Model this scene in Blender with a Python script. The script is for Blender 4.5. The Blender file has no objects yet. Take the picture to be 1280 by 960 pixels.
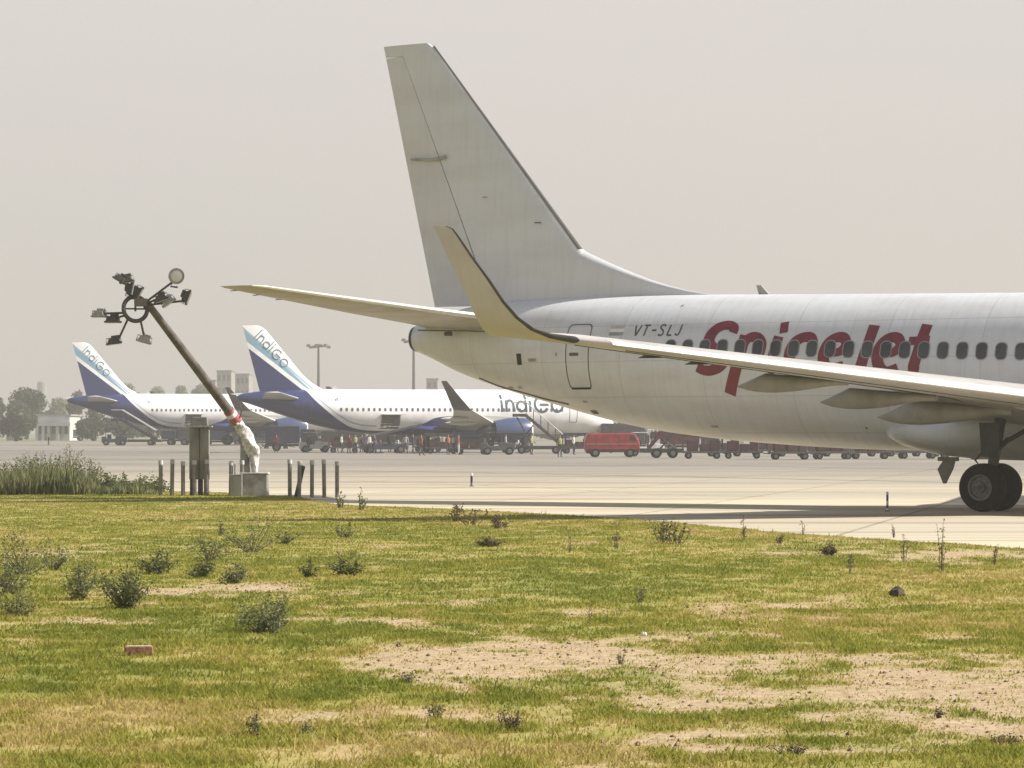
import bpy, math, random
import numpy as np
from mathutils import Vector, Matrix

# ------------------------------------------------------------------ camera, sky, sun, exposure
C = bpy.context.scene.collection
SC = bpy.context.scene
F, H0, CH = 3921.6, 541.0, 1.842            # focal length in px of a 1280 px frame, horizon row, eye height
cam_d = bpy.data.cameras.new('camera')
cam_d.sensor_width = 36.0
cam_d.lens = 36.0 * F / 1280.0
cam_d.clip_start = 0.5
cam_d.clip_end = 12000
cam = bpy.data.objects.new('camera', cam_d)
C.objects.link(cam)
cam.location = (0, 0, CH)
cam.rotation_euler = (math.radians(90) + math.atan(61.0 / F), 0, 0)
SC.camera = cam

SUN_AZ = Vector((0.998, -0.06, 0))           # horizontal direction towards the sun
SUN_EL = math.radians(39)
world = bpy.data.worlds.new('World')
SC.world = world
world.use_nodes = True
wn, wl = world.node_tree.nodes, world.node_tree.links
bg = wn['Background']
sky = wn.new('ShaderNodeTexSky')
sky.sky_type = 'NISHITA'
sky.sun_disc = False
sky.sun_elevation = SUN_EL
sky.sun_rotation = math.atan2(SUN_AZ.x, SUN_AZ.y)
sky.dust_density = 2.0
sky.air_density = 1.0
hz = wn.new('ShaderNodeMix')
hz.data_type = 'RGBA'
tc = wn.new('ShaderNodeTexCoord')
sx = wn.new('ShaderNodeSeparateXYZ')
rp = wn.new('ShaderNodeValToRGB')
rp.color_ramp.elements[0].position = 0.0
rp.color_ramp.elements[0].color = (4.2, 3.98, 3.66, 1)
rp.color_ramp.elements[1].position = 0.16
rp.color_ramp.elements[1].color = (5.05, 4.66, 4.45, 1)
wl.new(tc.outputs['Generated'], sx.inputs[0])
wl.new(sx.outputs['Z'], rp.inputs['Fac'])
fr = wn.new('ShaderNodeMapRange')            # thick haze near the horizon, thinner overhead
fr.inputs['From Min'].default_value = 0.17
fr.inputs['From Max'].default_value = 0.55
fr.inputs['To Min'].default_value = 0.92
fr.inputs['To Max'].default_value = 0.22
wl.new(sx.outputs['Z'], fr.inputs['Value'])
wl.new(fr.outputs[0], hz.inputs['Factor'])
wl.new(sky.outputs[0], hz.inputs['A'])
cn = wn.new('ShaderNodeTexNoise'); cn.inputs['Scale'].default_value = 3.0; cn.inputs['Detail'].default_value = 5
cm = wn.new('ShaderNodeMapping'); cm.inputs['Scale'].default_value = (1.0, 1.0, 4.0)
wl.new(tc.outputs['Generated'], cm.inputs[0]); wl.new(cm.outputs[0], cn.inputs['Vector'])
cr = wn.new('ShaderNodeValToRGB')
cr.color_ramp.elements[0].position = 0.3; cr.color_ramp.elements[0].color = (0.95, 0.955, 0.955, 1)
cr.color_ramp.elements[1].position = 0.7; cr.color_ramp.elements[1].color = (1.0, 0.985, 0.975, 1)
wl.new(cn.outputs['Fac'], cr.inputs['Fac'])
cx = wn.new('ShaderNodeMix'); cx.data_type = 'RGBA'; cx.blend_type = 'MULTIPLY'; cx.inputs['Factor'].default_value = 1
wl.new(rp.outputs[0], cx.inputs['A']); wl.new(cr.outputs[0], cx.inputs['B'])
wl.new(cx.outputs['Result'], hz.inputs['B'])
wl.new(hz.outputs['Result'], bg.inputs['Color'])
bg.inputs['Strength'].default_value = 0.085

sun_d = bpy.data.lights.new('sun', 'SUN')
sun_d.energy = 4.7
sun_d.angle = math.radians(1.0)
sun_d.color = (1.0, 0.95, 0.87)
sun = bpy.data.objects.new('sun', sun_d)
C.objects.link(sun)
sd = Vector((SUN_AZ.x * math.cos(SUN_EL), SUN_AZ.y * math.cos(SUN_EL), math.sin(SUN_EL)))
sun.rotation_euler = sd.to_track_quat('Z', 'Y').to_euler()
sun.location = sd * 100

SC.view_settings.view_transform = 'Standard'
SC.view_settings.look = 'None'
SC.view_settings.gamma = 1.0
SC.view_settings.exposure = 0.88
SC.view_settings.use_curve_mapping = False
SC.render.engine = 'CYCLES'
SC.cycles.max_bounces = 6
SC.cycles.volume_bounces = 1
SC.cycles.use_denoising = True

rng = random.Random(7)
R = np.random.default_rng(11)

# ------------------------------------------------------------------ unprojection helpers
def gz(py):                       # depth of flat ground seen at row py
    return CH * F / (py - H0)
def G(px, py, z=0.0):             # ground point under pixel
    d = (CH - z) * F / (py - H0)
    return Vector(((px - 640) / F * d, d, z))
def W(px, py, d):                 # point at depth d under pixel
    return Vector(((px - 640) / F * d, d, CH + (H0 - py) / F * d))

# ------------------------------------------------------------------ materials
MATS = {}
def nn(nt, t, **kw):
    n = nt.nodes.new(t)
    for k, v in kw.items():
        setattr(n, k, v)
    return n
def mat(name, col, rough=0.6, metal=0.0, var=0.12, scale=3.0, bump=0.0, spec=0.5, coat=0.0, stretch=(1, 1, 1), col2=None, detail=4, trans=0.0):
    if name in MATS:
        return MATS[name]
    m = bpy.data.materials.new(name)
    m.use_nodes = True
    nt = m.node_tree
    b = nt.nodes['Principled BSDF']
    tcn = nn(nt, 'ShaderNodeTexCoord')
    mp = nn(nt, 'ShaderNodeMapping')
    mp.inputs['Scale'].default_value = stretch
    nz = nn(nt, 'ShaderNodeTexNoise')
    nz.inputs['Scale'].default_value = scale
    nz.inputs['Detail'].default_value = detail
    nz.inputs['Roughness'].default_value = 0.6
    r = nn(nt, 'ShaderNodeValToRGB')
    c2 = col2 if col2 else tuple(c * (1 - var * 1.6) for c in col)
    r.color_ramp.elements[0].position = 0.36
    r.color_ramp.elements[0].color = (*c2, 1)
    r.color_ramp.elements[1].position = 0.62
    r.color_ramp.elements[1].color = (*tuple(min(1, c * (1 + var * 0.3)) for c in col), 1)
    L = nt.links
    L.new(tcn.outputs['Object'], mp.inputs[0])
    L.new(mp.outputs[0], nz.inputs['Vector'])
    L.new(nz.outputs['Fac'], r.inputs['Fac'])
    L.new(r.outputs[0], b.inputs['Base Color'])
    b.inputs['Roughness'].default_value = rough
    b.inputs['Metallic'].default_value = metal
    b.inputs['Specular IOR Level'].default_value = spec
    b.inputs['Coat Weight'].default_value = coat
    b.inputs['Coat Roughness'].default_value = 0.15
    if bump:
        bp = nn(nt, 'ShaderNodeBump')
        bp.inputs['Strength'].default_value = bump
        bp.inputs['Distance'].default_value = 0.02
        L.new(nz.outputs['Fac'], bp.inputs['Height'])
        L.new(bp.outputs[0], b.inputs['Normal'])
    if trans:
        out = nt.nodes['Material Output']
        tr = nn(nt, 'ShaderNodeBsdfTranslucent')
        mx = nn(nt, 'ShaderNodeMixShader')
        mx.inputs[0].default_value = trans
        L.new(r.outputs[0], tr.inputs['Color'])
        L.new(b.outputs[0], mx.inputs[1])
        L.new(tr.outputs[0], mx.inputs[2])
        L.new(mx.outputs[0], out.inputs['Surface'])
    MATS[name] = m
    return m

# ------------------------------------------------------------------ mesh builder
class MB:
    def __init__(s):
        s.v, s.f, s.m = [], [], []
        s.mi = 0
    def quad(s, a, b, c, d):
        n = len(s.v); s.v += [tuple(a), tuple(b), tuple(c), tuple(d)]
        s.f.append((n, n + 1, n + 2, n + 3)); s.m.append(s.mi)
    def poly(s, pts):
        n = len(s.v); s.v += [tuple(p) for p in pts]
        s.f.append(tuple(range(n, n + len(pts)))); s.m.append(s.mi)
    def box(s, c, size, rz=0.0, taper=1.0, M=None):
        n = len(s.v)
        hx, hy, h = size[0] / 2, size[1] / 2, size[2] / 2
        cr, sr = math.cos(rz), math.sin(rz)
        for k, (i, j, kk) in enumerate([(-1,-1,-1),(1,-1,-1),(1,1,-1),(-1,1,-1),(-1,-1,1),(1,-1,1),(1,1,1),(-1,1,1)]):
            t = taper if kk > 0 else 1.0
            x, y, z = i * hx * t, j * hy * t, kk * h
            p = Vector((c[0] + x * cr - y * sr, c[1] + x * sr + y * cr, c[2] + z))
            if M is not None: p = M @ p
            s.v.append(tuple(p))
        for q in [(0,3,2,1),(4,5,6,7),(0,1,5,4),(1,2,6,5),(2,3,7,6),(3,0,4,7)]:
            s.f.append(tuple(n + i for i in q)); s.m.append(s.mi)
    def prism(s, pts2, y0, y1, plane='xz'):      # outline extruded across y
        n = len(s.v); k = len(pts2)
        for y in (y0, y1):
            for a, b in pts2:
                s.v.append((a, y, b) if plane == 'xz' else (a, b, y))
        s.f.append(tuple(n + i for i in range(k))); s.m.append(s.mi)
        s.f.append(tuple(n + k + i for i in reversed(range(k)))); s.m.append(s.mi)
        for i in range(k):
            j = (i + 1) % k
            s.f.append((n + i, n + k + i, n + k + j, n + j)); s.m.append(s.mi)
    def tube(s, pts, rad, seg=8, cap=True):
        pts = [Vector(p) for p in pts]
        if not isinstance(rad, (list, tuple)): rad = [rad] * len(pts)
        n = len(s.v)
        for i, p in enumerate(pts):
            a = pts[max(0, i - 1)]; b = pts[min(len(pts) - 1, i + 1)]
            t = (b - a).normalized()
            u = t.cross(Vector((0, 0, 1)))
            if u.length < 1e-3: u = t.cross(Vector((0, 1, 0)))
            u.normalize(); w = t.cross(u)
            for k in range(seg):
                an = 2 * math.pi * k / seg
                s.v.append(tuple(p + (u * math.cos(an) + w * math.sin(an)) * rad[i]))
        for i in range(len(pts) - 1):
            for k in range(seg):
                a = n + i * seg + k; b = n + i * seg + (k + 1) % seg
                s.f.append((a, b, b + seg, a + seg)); s.m.append(s.mi)
        if cap:
            s.f.append(tuple(n + k for k in reversed(range(seg)))); s.m.append(s.mi)
            e = n + (len(pts) - 1) * seg
            s.f.append(tuple(e + k for k in range(seg))); s.m.append(s.mi)
    def loft(s, secs, closed=True, cap=True):
        n = len(s.v); k = len(secs[0])
        for sec in secs:
            s.v += [tuple(p) for p in sec]
        for i in range(len(secs) - 1):
            for j in range(k if closed else k - 1):
                a = n + i * k + j; b = n + i * k + (j + 1) % k
                s.f.append((a, b, b + k, a + k)); s.m.append(s.mi)
        if cap:
            s.f.append(tuple(n + j for j in reversed(range(k)))); s.m.append(s.mi)
            e = n + (len(secs) - 1) * k
            s.f.append(tuple(e + j for j in range(k))); s.m.append(s.mi)
    def lathe(s, prof, axis_o, axis_d, seg=24, cap=True):  # prof: (distance along axis, radius)
        o = Vector(axis_o); d = Vector(axis_d).normalized()
        u = d.cross(Vector((0, 0, 1)))
        if u.length < 1e-3: u = Vector((1, 0, 0))
        u.normalize(); w = d.cross(u)
        s.loft([[o + d * t + (u * math.cos(2 * math.pi * k / seg) + w * math.sin(2 * math.pi * k / seg)) * r for k in range(seg)] for t, r in prof], cap=cap)
    def build(s, name, mats, parent=None, smooth=False, bevel=0.0, angle=40):
        me = bpy.data.meshes.new(name)
        me.from_pydata(s.v, [], s.f)
        if not isinstance(mats, (list, tuple)): mats = [mats]
        for m in mats: me.materials.append(m)
        if len(mats) > 1: me.polygons.foreach_set('material_index', s.m)
        if smooth:
            me.polygons.foreach_set('use_smooth', [True] * len(me.polygons))
            try: me.set_sharp_from_angle(angle=math.radians(angle))
            except Exception: pass
        me.update()
        o = bpy.data.objects.new(name, me)
        C.objects.link(o)
        if parent is not None: o.parent = parent
        if bevel:
            b = o.modifiers.new('bevel', 'BEVEL'); b.width = bevel; b.segments = 2; b.limit_method = 'ANGLE'
        return o

def tag(o, label, cat, group=None, kind=None):
    o['label'] = label; o['category'] = cat
    if group: o['group'] = group
    if kind: o['kind'] = kind
    return o
def thing(name, label, cat, loc=(0, 0, 0), rz=0.0, group=None):
    o = bpy.data.objects.new(name, None); C.objects.link(o)
    o.empty_display_size = 0.3
    o.location = loc; o.rotation_euler = (0, 0, rz)
    return tag(o, label, cat, group)
CH_OF = {}
def kids(o):
    return [c for c in bpy.data.objects if c.parent == o]
def dup(root, loc, rz, label, group=None, scale=None):
    def cp(o, par):
        c = o.copy(); C.objects.link(c); c.parent = par
        for k in kids(o): cp(k, c)
        return c
    r = cp(root, None)
    r.location = loc; r.rotation_euler = (0, 0, rz)
    if scale: r.scale = scale
    r['label'] = label
    if group: r['group'] = group
    return r
def structure(o, kind='structure'):
    o['kind'] = kind
    return o

# ------------------------------------------------------------------ value noise for masks
_T = R.random((256, 256))
def vnoise(x, y):
    xi = np.floor(x).astype(int); yi = np.floor(y).astype(int)
    fx = x - xi; fy = y - yi
    fx = fx * fx * (3 - 2 * fx); fy = fy * fy * (3 - 2 * fy)
    g = lambda a, b: _T[a % 256, b % 256]
    return (g(xi, yi) * (1 - fx) + g(xi + 1, yi) * fx) * (1 - fy) + (g(xi, yi + 1) * (1 - fx) + g(xi + 1, yi + 1) * fx) * fy
def fbm(x, y, o=4):
    s = 0; a = 0.5; t = 0
    for k in range(o):
        s = s + a * vnoise(x * 2 ** k + 17.3 * k, y * 2 ** k + 5.1 * k); t += a; a *= 0.55
    return s / t

# ------------------------------------------------------------------ ground
def ground_material():
    m = bpy.data.materials.new('apron concrete'); m.use_nodes = True
    nt = m.node_tree; L = nt.links; b = nt.nodes['Principled BSDF']
    tcn = nn(nt, 'ShaderNodeTexCoord')
    mp = nn(nt, 'ShaderNodeMapping'); mp.inputs['Rotation'].default_value = (0, 0, math.radians(9)); mp.inputs['Scale'].default_value = (0.006, 0.05, 1)
    n1 = nn(nt, 'ShaderNodeTexNoise'); n1.inputs['Scale'].default_value = 1.0; n1.inputs['Detail'].default_value = 6; n1.inputs['Roughness'].default_value = 0.6
    r1 = nn(nt, 'ShaderNodeValToRGB')
    e = r1.color_ramp.elements
    e[0].position = 0.33; e[0].color = (0.38, 0.34, 0.26, 1)
    e[1].position = 0.58; e[1].color = (0.53, 0.465, 0.335, 1)
    x = e.new(0.45); x.color = (0.47, 0.415, 0.31, 1)
    mp2 = nn(nt, 'ShaderNodeMapping'); mp2.inputs['Rotation'].default_value = (0, 0, math.radians(33)); mp2.inputs['Scale'].default_value = (0.03, 0.6, 1)
    n2 = nn(nt, 'ShaderNodeTexNoise'); n2.inputs['Scale'].default_value = 1.0; n2.inputs['Detail'].default_value = 5
    r2 = nn(nt, 'ShaderNodeValToRGB'); r2.color_ramp.elements[0].position = 0.36; r2.color_ramp.elements[0].color = (0.62, 0.61, 0.60, 1); r2.color_ramp.elements[1].position = 0.5; r2.color_ramp.elements[1].color = (1, 1, 1, 1)
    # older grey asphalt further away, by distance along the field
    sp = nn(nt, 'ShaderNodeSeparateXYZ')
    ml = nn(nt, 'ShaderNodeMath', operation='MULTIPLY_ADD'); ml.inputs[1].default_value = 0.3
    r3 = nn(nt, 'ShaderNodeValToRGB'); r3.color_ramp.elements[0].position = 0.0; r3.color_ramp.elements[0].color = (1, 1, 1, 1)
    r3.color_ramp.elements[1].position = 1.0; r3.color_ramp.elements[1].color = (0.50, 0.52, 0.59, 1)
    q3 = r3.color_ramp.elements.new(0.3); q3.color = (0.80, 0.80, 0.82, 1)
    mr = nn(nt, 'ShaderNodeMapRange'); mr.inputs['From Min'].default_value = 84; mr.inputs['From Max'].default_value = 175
    ma = nn(nt, 'ShaderNodeMix', data_type='RGBA', blend_type='MULTIPLY'); ma.inputs['Factor'].default_value = 1
    mb = nn(nt, 'ShaderNodeMix', data_type='RGBA', blend_type='MULTIPLY'); mb.inputs['Factor'].default_value = 1
    bk = nn(nt, 'ShaderNodeTexBrick'); bk.offset = 0; bk.inputs['Scale'].default_value = 1.0
    bk.inputs['Brick Width'].default_value = 6.0; bk.inputs['Row Height'].default_value = 6.0; bk.inputs['Mortar Size'].default_value = 0.05
    bk.inputs['Color1'].default_value = (1, 1, 1, 1); bk.inputs['Color2'].default_value = (0.9, 0.9, 0.9, 1); bk.inputs['Mortar'].default_value = (0.62, 0.6, 0.58, 1)
    mp3 = nn(nt, 'ShaderNodeMapping'); mp3.inputs['Rotation'].default_value = (0, 0, math.radians(12))
    mc = nn(nt, 'ShaderNodeMix', data_type='RGBA', blend_type='MULTIPLY'); mc.inputs['Factor'].default_value = 1
    L.new(tcn.outputs['Object'], mp.inputs[0]); L.new(mp.outputs[0], n1.inputs['Vector']); L.new(n1.outputs['Fac'], r1.inputs['Fac'])
    L.new(tcn.outputs['Object'], mp2.inputs[0]); L.new(mp2.outputs[0], n2.inputs['Vector']); L.new(n2.outputs['Fac'], r2.inputs['Fac'])
    L.new(tcn.outputs['Object'], mp3.inputs[0]); L.new(mp3.outputs[0], bk.inputs['Vector'])
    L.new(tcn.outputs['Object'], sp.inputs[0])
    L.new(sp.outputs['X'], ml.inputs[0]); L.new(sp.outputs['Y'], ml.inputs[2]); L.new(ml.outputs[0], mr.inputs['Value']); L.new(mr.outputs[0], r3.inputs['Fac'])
    L.new(r1.outputs[0], ma.inputs['A']); L.new(r2.outputs[0], ma.inputs['B'])
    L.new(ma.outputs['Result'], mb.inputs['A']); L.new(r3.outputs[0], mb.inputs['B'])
    L.new(mb.outputs['Result'], mc.inputs['A']); L.new(bk.outputs['Color'], mc.inputs['B'])
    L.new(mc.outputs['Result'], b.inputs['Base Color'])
    b.inputs['Roughness'].default_value = 0.9
    b.inputs['Specular IOR Level'].default_value = 0.2
    return m
def zg(x, y):                      # the far apron rises very slightly towards the left
    t = min(1.0, max(0.0, (y - 0.9 * x - 305) / 95.0)); t = t * t * (3 - 2 * t)
    return 0.45 * t
def GB(px, py):                    # point on that far apron under a pixel
    z = 0.0
    for _ in range(12):
        p = G(px, py, z); z = zg(p.x, p.y)
    return G(px, py, z)
gxs = [-5000, -2500, -1200, -700, -450] + list(range(-300, 301, 20)) + [450, 700, 1200, 2500, 5000]
gys = [-800, -200, 0, 60, 120, 170] + list(range(200, 561, 15)) + [640, 800, 1200, 2000, 3500, 7000]
mb = MB()
mb.v = [(x, y, zg(x, y)) for x in gxs for y in gys]
for i in range(len(gxs) - 1):
    for j in range(len(gys) - 1):
        a_ = i * len(gys) + j
        mb.f.append((a_, a_ + len(gys), a_ + len(gys) + 1, a_ + 1)); mb.m.append(0)
structure(mb.build('ground', ground_material(), smooth=True))

# far verge beyond the apron: dry grass strip
mb = MB(); mb.poly([(-900, 585, 0.456), (-90, 545, 0.456), (-20, 570, 0.456), (80, 620, 0.456), (160, 640, 0.456), (1500, 2600, 0.456), (-1500, 2600, 0.456)])
structure(mb.build('far_verge', mat('dry verge', (0.21, 0.20, 0.11), rough=0.95, var=0.25, scale=0.02, col2=(0.12, 0.125, 0.065))))

# faded yellow taxi line and dark rubber / tar seams on the apron
def strip(name, pts, w, m, z=0.004):
    b = MB()
    P = [Vector((p[0], p[1], 0)) for p in pts]
    for i in range(len(P) - 1):
        t = (P[i + 1] - P[i]).normalized(); nrm = Vector((-t.y, t.x, 0)) * w / 2
        b.quad((*(P[i] - nrm).xy, z), (*(P[i + 1] - nrm).xy, z), (*(P[i + 1] + nrm).xy, z), (*(P[i] + nrm).xy, z))
    return structure(b.build(name, m))
yl = mat('faded yellow line paint', (0.46, 0.40, 0.19), rough=0.8, var=0.2, scale=2.0)
strip('taxi_line', [G(440, 600), G(540, 604), G(680, 610), G(821, 618), G(960, 621)], 0.22, yl)
tar2 = mat('tar seam worn', (0.2, 0.18, 0.16), rough=0.85, var=0.2, scale=1.0)
strip('tar_seam', [G(-40, 588), G(300, 587), G(560, 590), G(900, 597), G(1340, 606)], 0.8, tar2, 0.004)
strip('tar_seam', [G(-40, 573), G(500, 575), G(900, 582), G(1340, 590)], 1.2, tar2, 0.004)

# grass field: edge towards the taxiway as a function of x
EP = [(-60, 100), (-18, 104), (-9, 96), (-6.2, 90), (-4.4, 79.5), (-1.6, 75), (0.2, 72), (2.7, 66), (4.1, 60.6), (5.5, 55.5), (7.0, 52.3), (8.2, 49.2), (10.5, 44.5), (30, 18), (60, 2)]
EX = np.array([p[0] for p in EP]); EY = np.array([p[1] for p in EP], float)
def edge(x):
    return np.interp(x, EX, EY) + (fbm(x * 0.8, x * 0 + 3.3) - 0.5) * 1.6
def ellm(x, y, list_):
    m = np.zeros_like(x)
    for (px0, py0, rx, ry, s) in list_:            # ellipse in ground metres, centred under a pixel
        c = G(px0, py0)
        d = ((x - c.x) / rx) ** 2 + ((y - c.y) / ry) ** 2
        m = np.maximum(m, s * np.clip(1.6 - d, 0, 1))
    return m
BARE = [(1010, 880, 1.6, 1.5, 1.1), (1200, 890, 1.5, 1.5, 1.1), (860, 885, 1.1, 1.0, 1.0), (1130, 875, 1.75, 2.2, 1.0), (900, 868, 1.5, 2.3, 1.0), (1280, 905, 1.2, 1.6, 1.0), (640, 838, 1.1, 3.0, .95), (560, 905, 0.9, 1.2, .85), (660, 880, 0.9, 1.4, .75), (1000, 935, 1.1, 0.8, .7), (430, 905, .6, .7, .5),
        (300, 742, 1.6, 1.5, .8), (155, 781, .6, .8, .62), (575, 756, .6, .7, .6), (730, 772, .6, .8, .65), (1100, 831, 1.5, .6, .62), (880, 802, 0.7, .7, .5), (430, 780, .7, 0.6, .5), (560, 785, .8, .7, .42), (620, 805, .8, 1.4, .55), (780, 860, 1.2, 1.6, .9),
        (1230, 700, 1.6, 2.5, .8), (1040, 690, 1.4, 3, .45), (480, 712, 1.0, 2.6, .5), (160, 690, 1.5, 3.5, .55), (110, 812, .6, .8, .35), (1180, 677, 2, 3, .35), (370, 745, 1.0, 1.3, .85), (1000, 768, 1.4, 1.6, .3)]
GREEN = [(200, 790, 1.2, 1.8, 1), (420, 800, 1.4, 1.8, .9), (90, 850, 1.2, 1.5, .9), (230, 865, 1.4, 1.3, .9), (420, 850, 1.0, 1.4, .8), (830, 800, 1.4, 2.2, .8), (1180, 815, 2, 1.8, .9), (1080, 842, 1.2, .5, .9), (950, 836, 1.0, .5, .8), (420, 672, 3, 6, .9), (240, 690, 2, 4, .5), (600, 672, 2, 5, .8), (900, 690, 3, 5, .7), (640, 700, 3, 4, .5),
         (720, 930, .8, .6, .6), (980, 945, .5, .4, .6), (330, 925, .9, .6, .55), (870, 715, 3, 4, .6), (700, 745, 2, 3, .5)]
YELL = [(150, 905, 2.4, 1.2, .9), (380, 945, 1.6, .6, .9), (1180, 735, 3, 4, .7), (780, 690, 2, 4, .6), (60, 935, 1.5, .5, .8), (560, 830, 1.2, 1.8, .6), (320, 830, 1.3, 1.0, .5), (1150, 790, 2.5, 1.8, .5), (1000, 668, 3, 4, .8), (400, 640, 5, 9, .5)]
def masks(x, y):
    n1 = fbm(x * 0.55, y * 0.32, 5); n2 = fbm(x * 2.1 + 40, y * 1.2 + 9, 4); n3 = fbm(x * 0.33 + 90, y * 0.16 + 30, 4)
    n4 = fbm(x * 4.5 + 20, y * 2.5 + 60, 4)
    n5 = fbm(x * 9 + 3, y * 5 + 77, 3)
    bare = ellm(x, y, BARE) * 0.95 + (n1 - 0.5) * 1.5 + (n2 - 0.5) * 1.6 + (n4 - 0.5) * 0.9 + (n5 - 0.5) * 0.5 - 0.17
    bare = np.clip((bare - 0.06) * 1.15, 0, 1)
    dry = 0.42 + ellm(x, y, YELL) * 0.38 - ellm(x, y, GREEN) * 0.30 + (n3 - 0.5) * 1.1 + (n2 - 0.5) * 1.0 + (n4 - 0.5) * 0.8 + (n5 - 0.5) * 0.4
    dry = np.clip(dry, 0, 1)
    return bare, dry
def hgt(x, y):
    e = np.interp(x, EX, EY)
    k = np.clip((e - y) / 2.5, 0, 1)
    near = np.clip((np.hypot(x, y) - 3) / 10, 0, 1)
    return 0.012 + k * near * (0.05 * (fbm(x * 0.25, y * 0.2, 4)) + 0.015 * fbm(x * 2, y * 2, 3)) 
nx_, ny_ = 420, 620
xs = np.concatenate([np.linspace(-60, -22, 30)[:-1], np.linspace(-22, 22, nx_), np.linspace(22, 60, 30)[1:]])
ts = np.concatenate([np.linspace(-30, 10, 20)[:-1], np.geomspace(10, 104, ny_)])
GX, GT = np.meshgrid(xs, ts, indexing='ij')
EE = edge(GX)
YMAX = np.maximum(EE, 2)
GY = np.where(GT < 10, np.minimum(GT, YMAX), GT)
over = GY > YMAX
GY = np.minimum(GY, YMAX)
GZ = hgt(GX, GY)
GZ[over] = 0.006
nX, nY = GX.shape
V = np.stack([GX.ravel(), GY.ravel(), GZ.ravel()], 1)
ii = (np.arange(nX - 1)[:, None] * nY + np.arange(nY - 1)[None, :])
keep = ~(over[:-1, :-1] & over[1:, :-1])
ii = ii[keep]
FQ = np.stack([ii, ii + nY, ii + nY + 1, ii + 1], 1)
def np_mesh(name, V, Fq, k):
    me = bpy.data.meshes.new(name)
    me.vertices.add(len(V)); me.vertices.foreach_set('co', V.astype(np.float32).ravel())
    me.loops.add(len(Fq) * k); me.polygons.add(len(Fq))
    me.loops.foreach_set('vertex_index', Fq.astype(np.int32).ravel())
    me.polygons.foreach_set('loop_start', (np.arange(len(Fq)) * k).astype(np.int32))
    me.update(calc_edges=True)
    return me
me = np_mesh('grass_field', V, FQ, 4)
bare, dry = masks(GX, GY)
for nm, arr in (('bare', bare), ('dry', dry)):
    a = me.attributes.new(nm, 'FLOAT', 'POINT'); a.data.foreach_set('value', arr.ravel().astype(np.float32))
me.polygons.foreach_set('use_smooth', [True] * len(me.polygons))
def soil_material():
    m = bpy.data.materials.new('turf soil'); m.use_nodes = True
    nt = m.node_tree; L = nt.links; b = nt.nodes['Principled BSDF']
    ab = nn(nt, 'ShaderNodeAttribute', attribute_name='bare'); ad = nn(nt, 'ShaderNodeAttribute', attribute_name='dry')
    tcn = nn(nt, 'ShaderNodeTexCoord')
    nz = nn(nt, 'ShaderNodeTexNoise'); nz.inputs['Scale'].default_value = 9; nz.inputs['Detail'].default_value = 8; nz.inputs['Roughness'].default_value = 0.7
    L.new(tcn.outputs['Object'], nz.inputs['Vector'])
    g = nn(nt, 'ShaderNodeValToRGB')
    e = g.color_ramp.elements
    e[0].color = (0.19, 0.195, 0.045, 1); e[1].color = (0.37, 0.285, 0.12, 1); q = e.new(0.5); q.color = (0.28, 0.25, 0.07, 1)
    L.new(ad.outputs['Fac'], g.inputs['Fac'])
    s = nn(nt, 'ShaderNodeValToRGB')
    s.color_ramp.elements[0].position = 0.3; s.color_ramp.elements[0].color = (0.27, 0.19, 0.11, 1)
    s.color_ramp.elements[1].position = 0.68; s.color_ramp.elements[1].color = (0.47, 0.37, 0.24, 1)
    L.new(nz.outputs['Fac'], s.inputs['Fac'])
    ad2 = nn(nt, 'ShaderNodeMath', operation='ADD'); L.new(ab.outputs['Fac'], ad2.inputs[0])
    sb = nn(nt, 'ShaderNodeMath', operation='MULTIPLY_ADD'); sb.inputs[1].default_value = 0.9; sb.inputs[2].default_value = -0.45
    L.new(nz.outputs['Fac'], sb.inputs[0]); L.new(sb.outputs[0], ad2.inputs[1]); ad2.use_clamp = True
    mx = nn(nt, 'ShaderNodeMix', data_type='RGBA')
    L.new(ad2.outputs[0], mx.inputs['Factor']); L.new(g.outputs[0], mx.inputs['A']); L.new(s.outputs[0], mx.inputs['B'])
    L.new(mx.outputs['Result'], b.inputs['Base Color'])
    b.inputs['Roughness'].default_value = 1.0; b.inputs['Specular IOR Level'].default_value = 0.1
    bp = nn(nt, 'ShaderNodeBump'); bp.inputs['Strength'].default_value = 0.7; bp.inputs['Distance'].default_value = 0.03
    L.new(nz.outputs['Fac'], bp.inputs['Height']); L.new(bp.outputs[0], b.inputs['Normal'])
    return m
me.materials.append(soil_material())
go = bpy.data.objects.new('grass_field', me); C.objects.link(go); structure(go)

# ------------------------------------------------------------------ grass blades (nobody could count them: one object)
def sample_band(y0, y1, dens, wmarg=1.12):
    A = 0.3265 * wmarg * (y1 ** 2 - y0 ** 2) / 2
    n = int(A * dens)
    y = np.sqrt(R.random(n) * (y1 ** 2 - y0 ** 2) + y0 ** 2)
    x = (R.random(n) - 0.5) * 0.3265 * wmarg * y
    return x, y
bx, by, bs = [], [], []
for y0, y1, dn, sc_ in ((14, 19, 3800, 1.0), (19, 24, 3200, 1.05), (24, 32, 2200, 1.2), (32, 45, 950, 1.45), (45, 62, 560, 1.8), (62, 104, 300, 2.2)):
    x, y = sample_band(y0, y1, dn)
    bx.append(x); by.append(y); bs.append(np.full(len(x), sc_))
bx = np.concatenate(bx); by = np.concatenate(by); bs = np.concatenate(bs)
ok = by < edge(bx) - 0.05
bare, dry = masks(bx, by)
clump = fbm(bx * 3.2, by * 3.2, 3)
p = np.clip(1.1 - bare * 0.98, 0.15, 1) * np.clip((clump - 0.26) * 3.2, 0.12, 1)
ok &= R.random(len(bx)) < p
bx, by, bs, bare, dry, clump = [a[ok] for a in (bx, by, bs, bare, dry, clump)]
n = len(bx)
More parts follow.
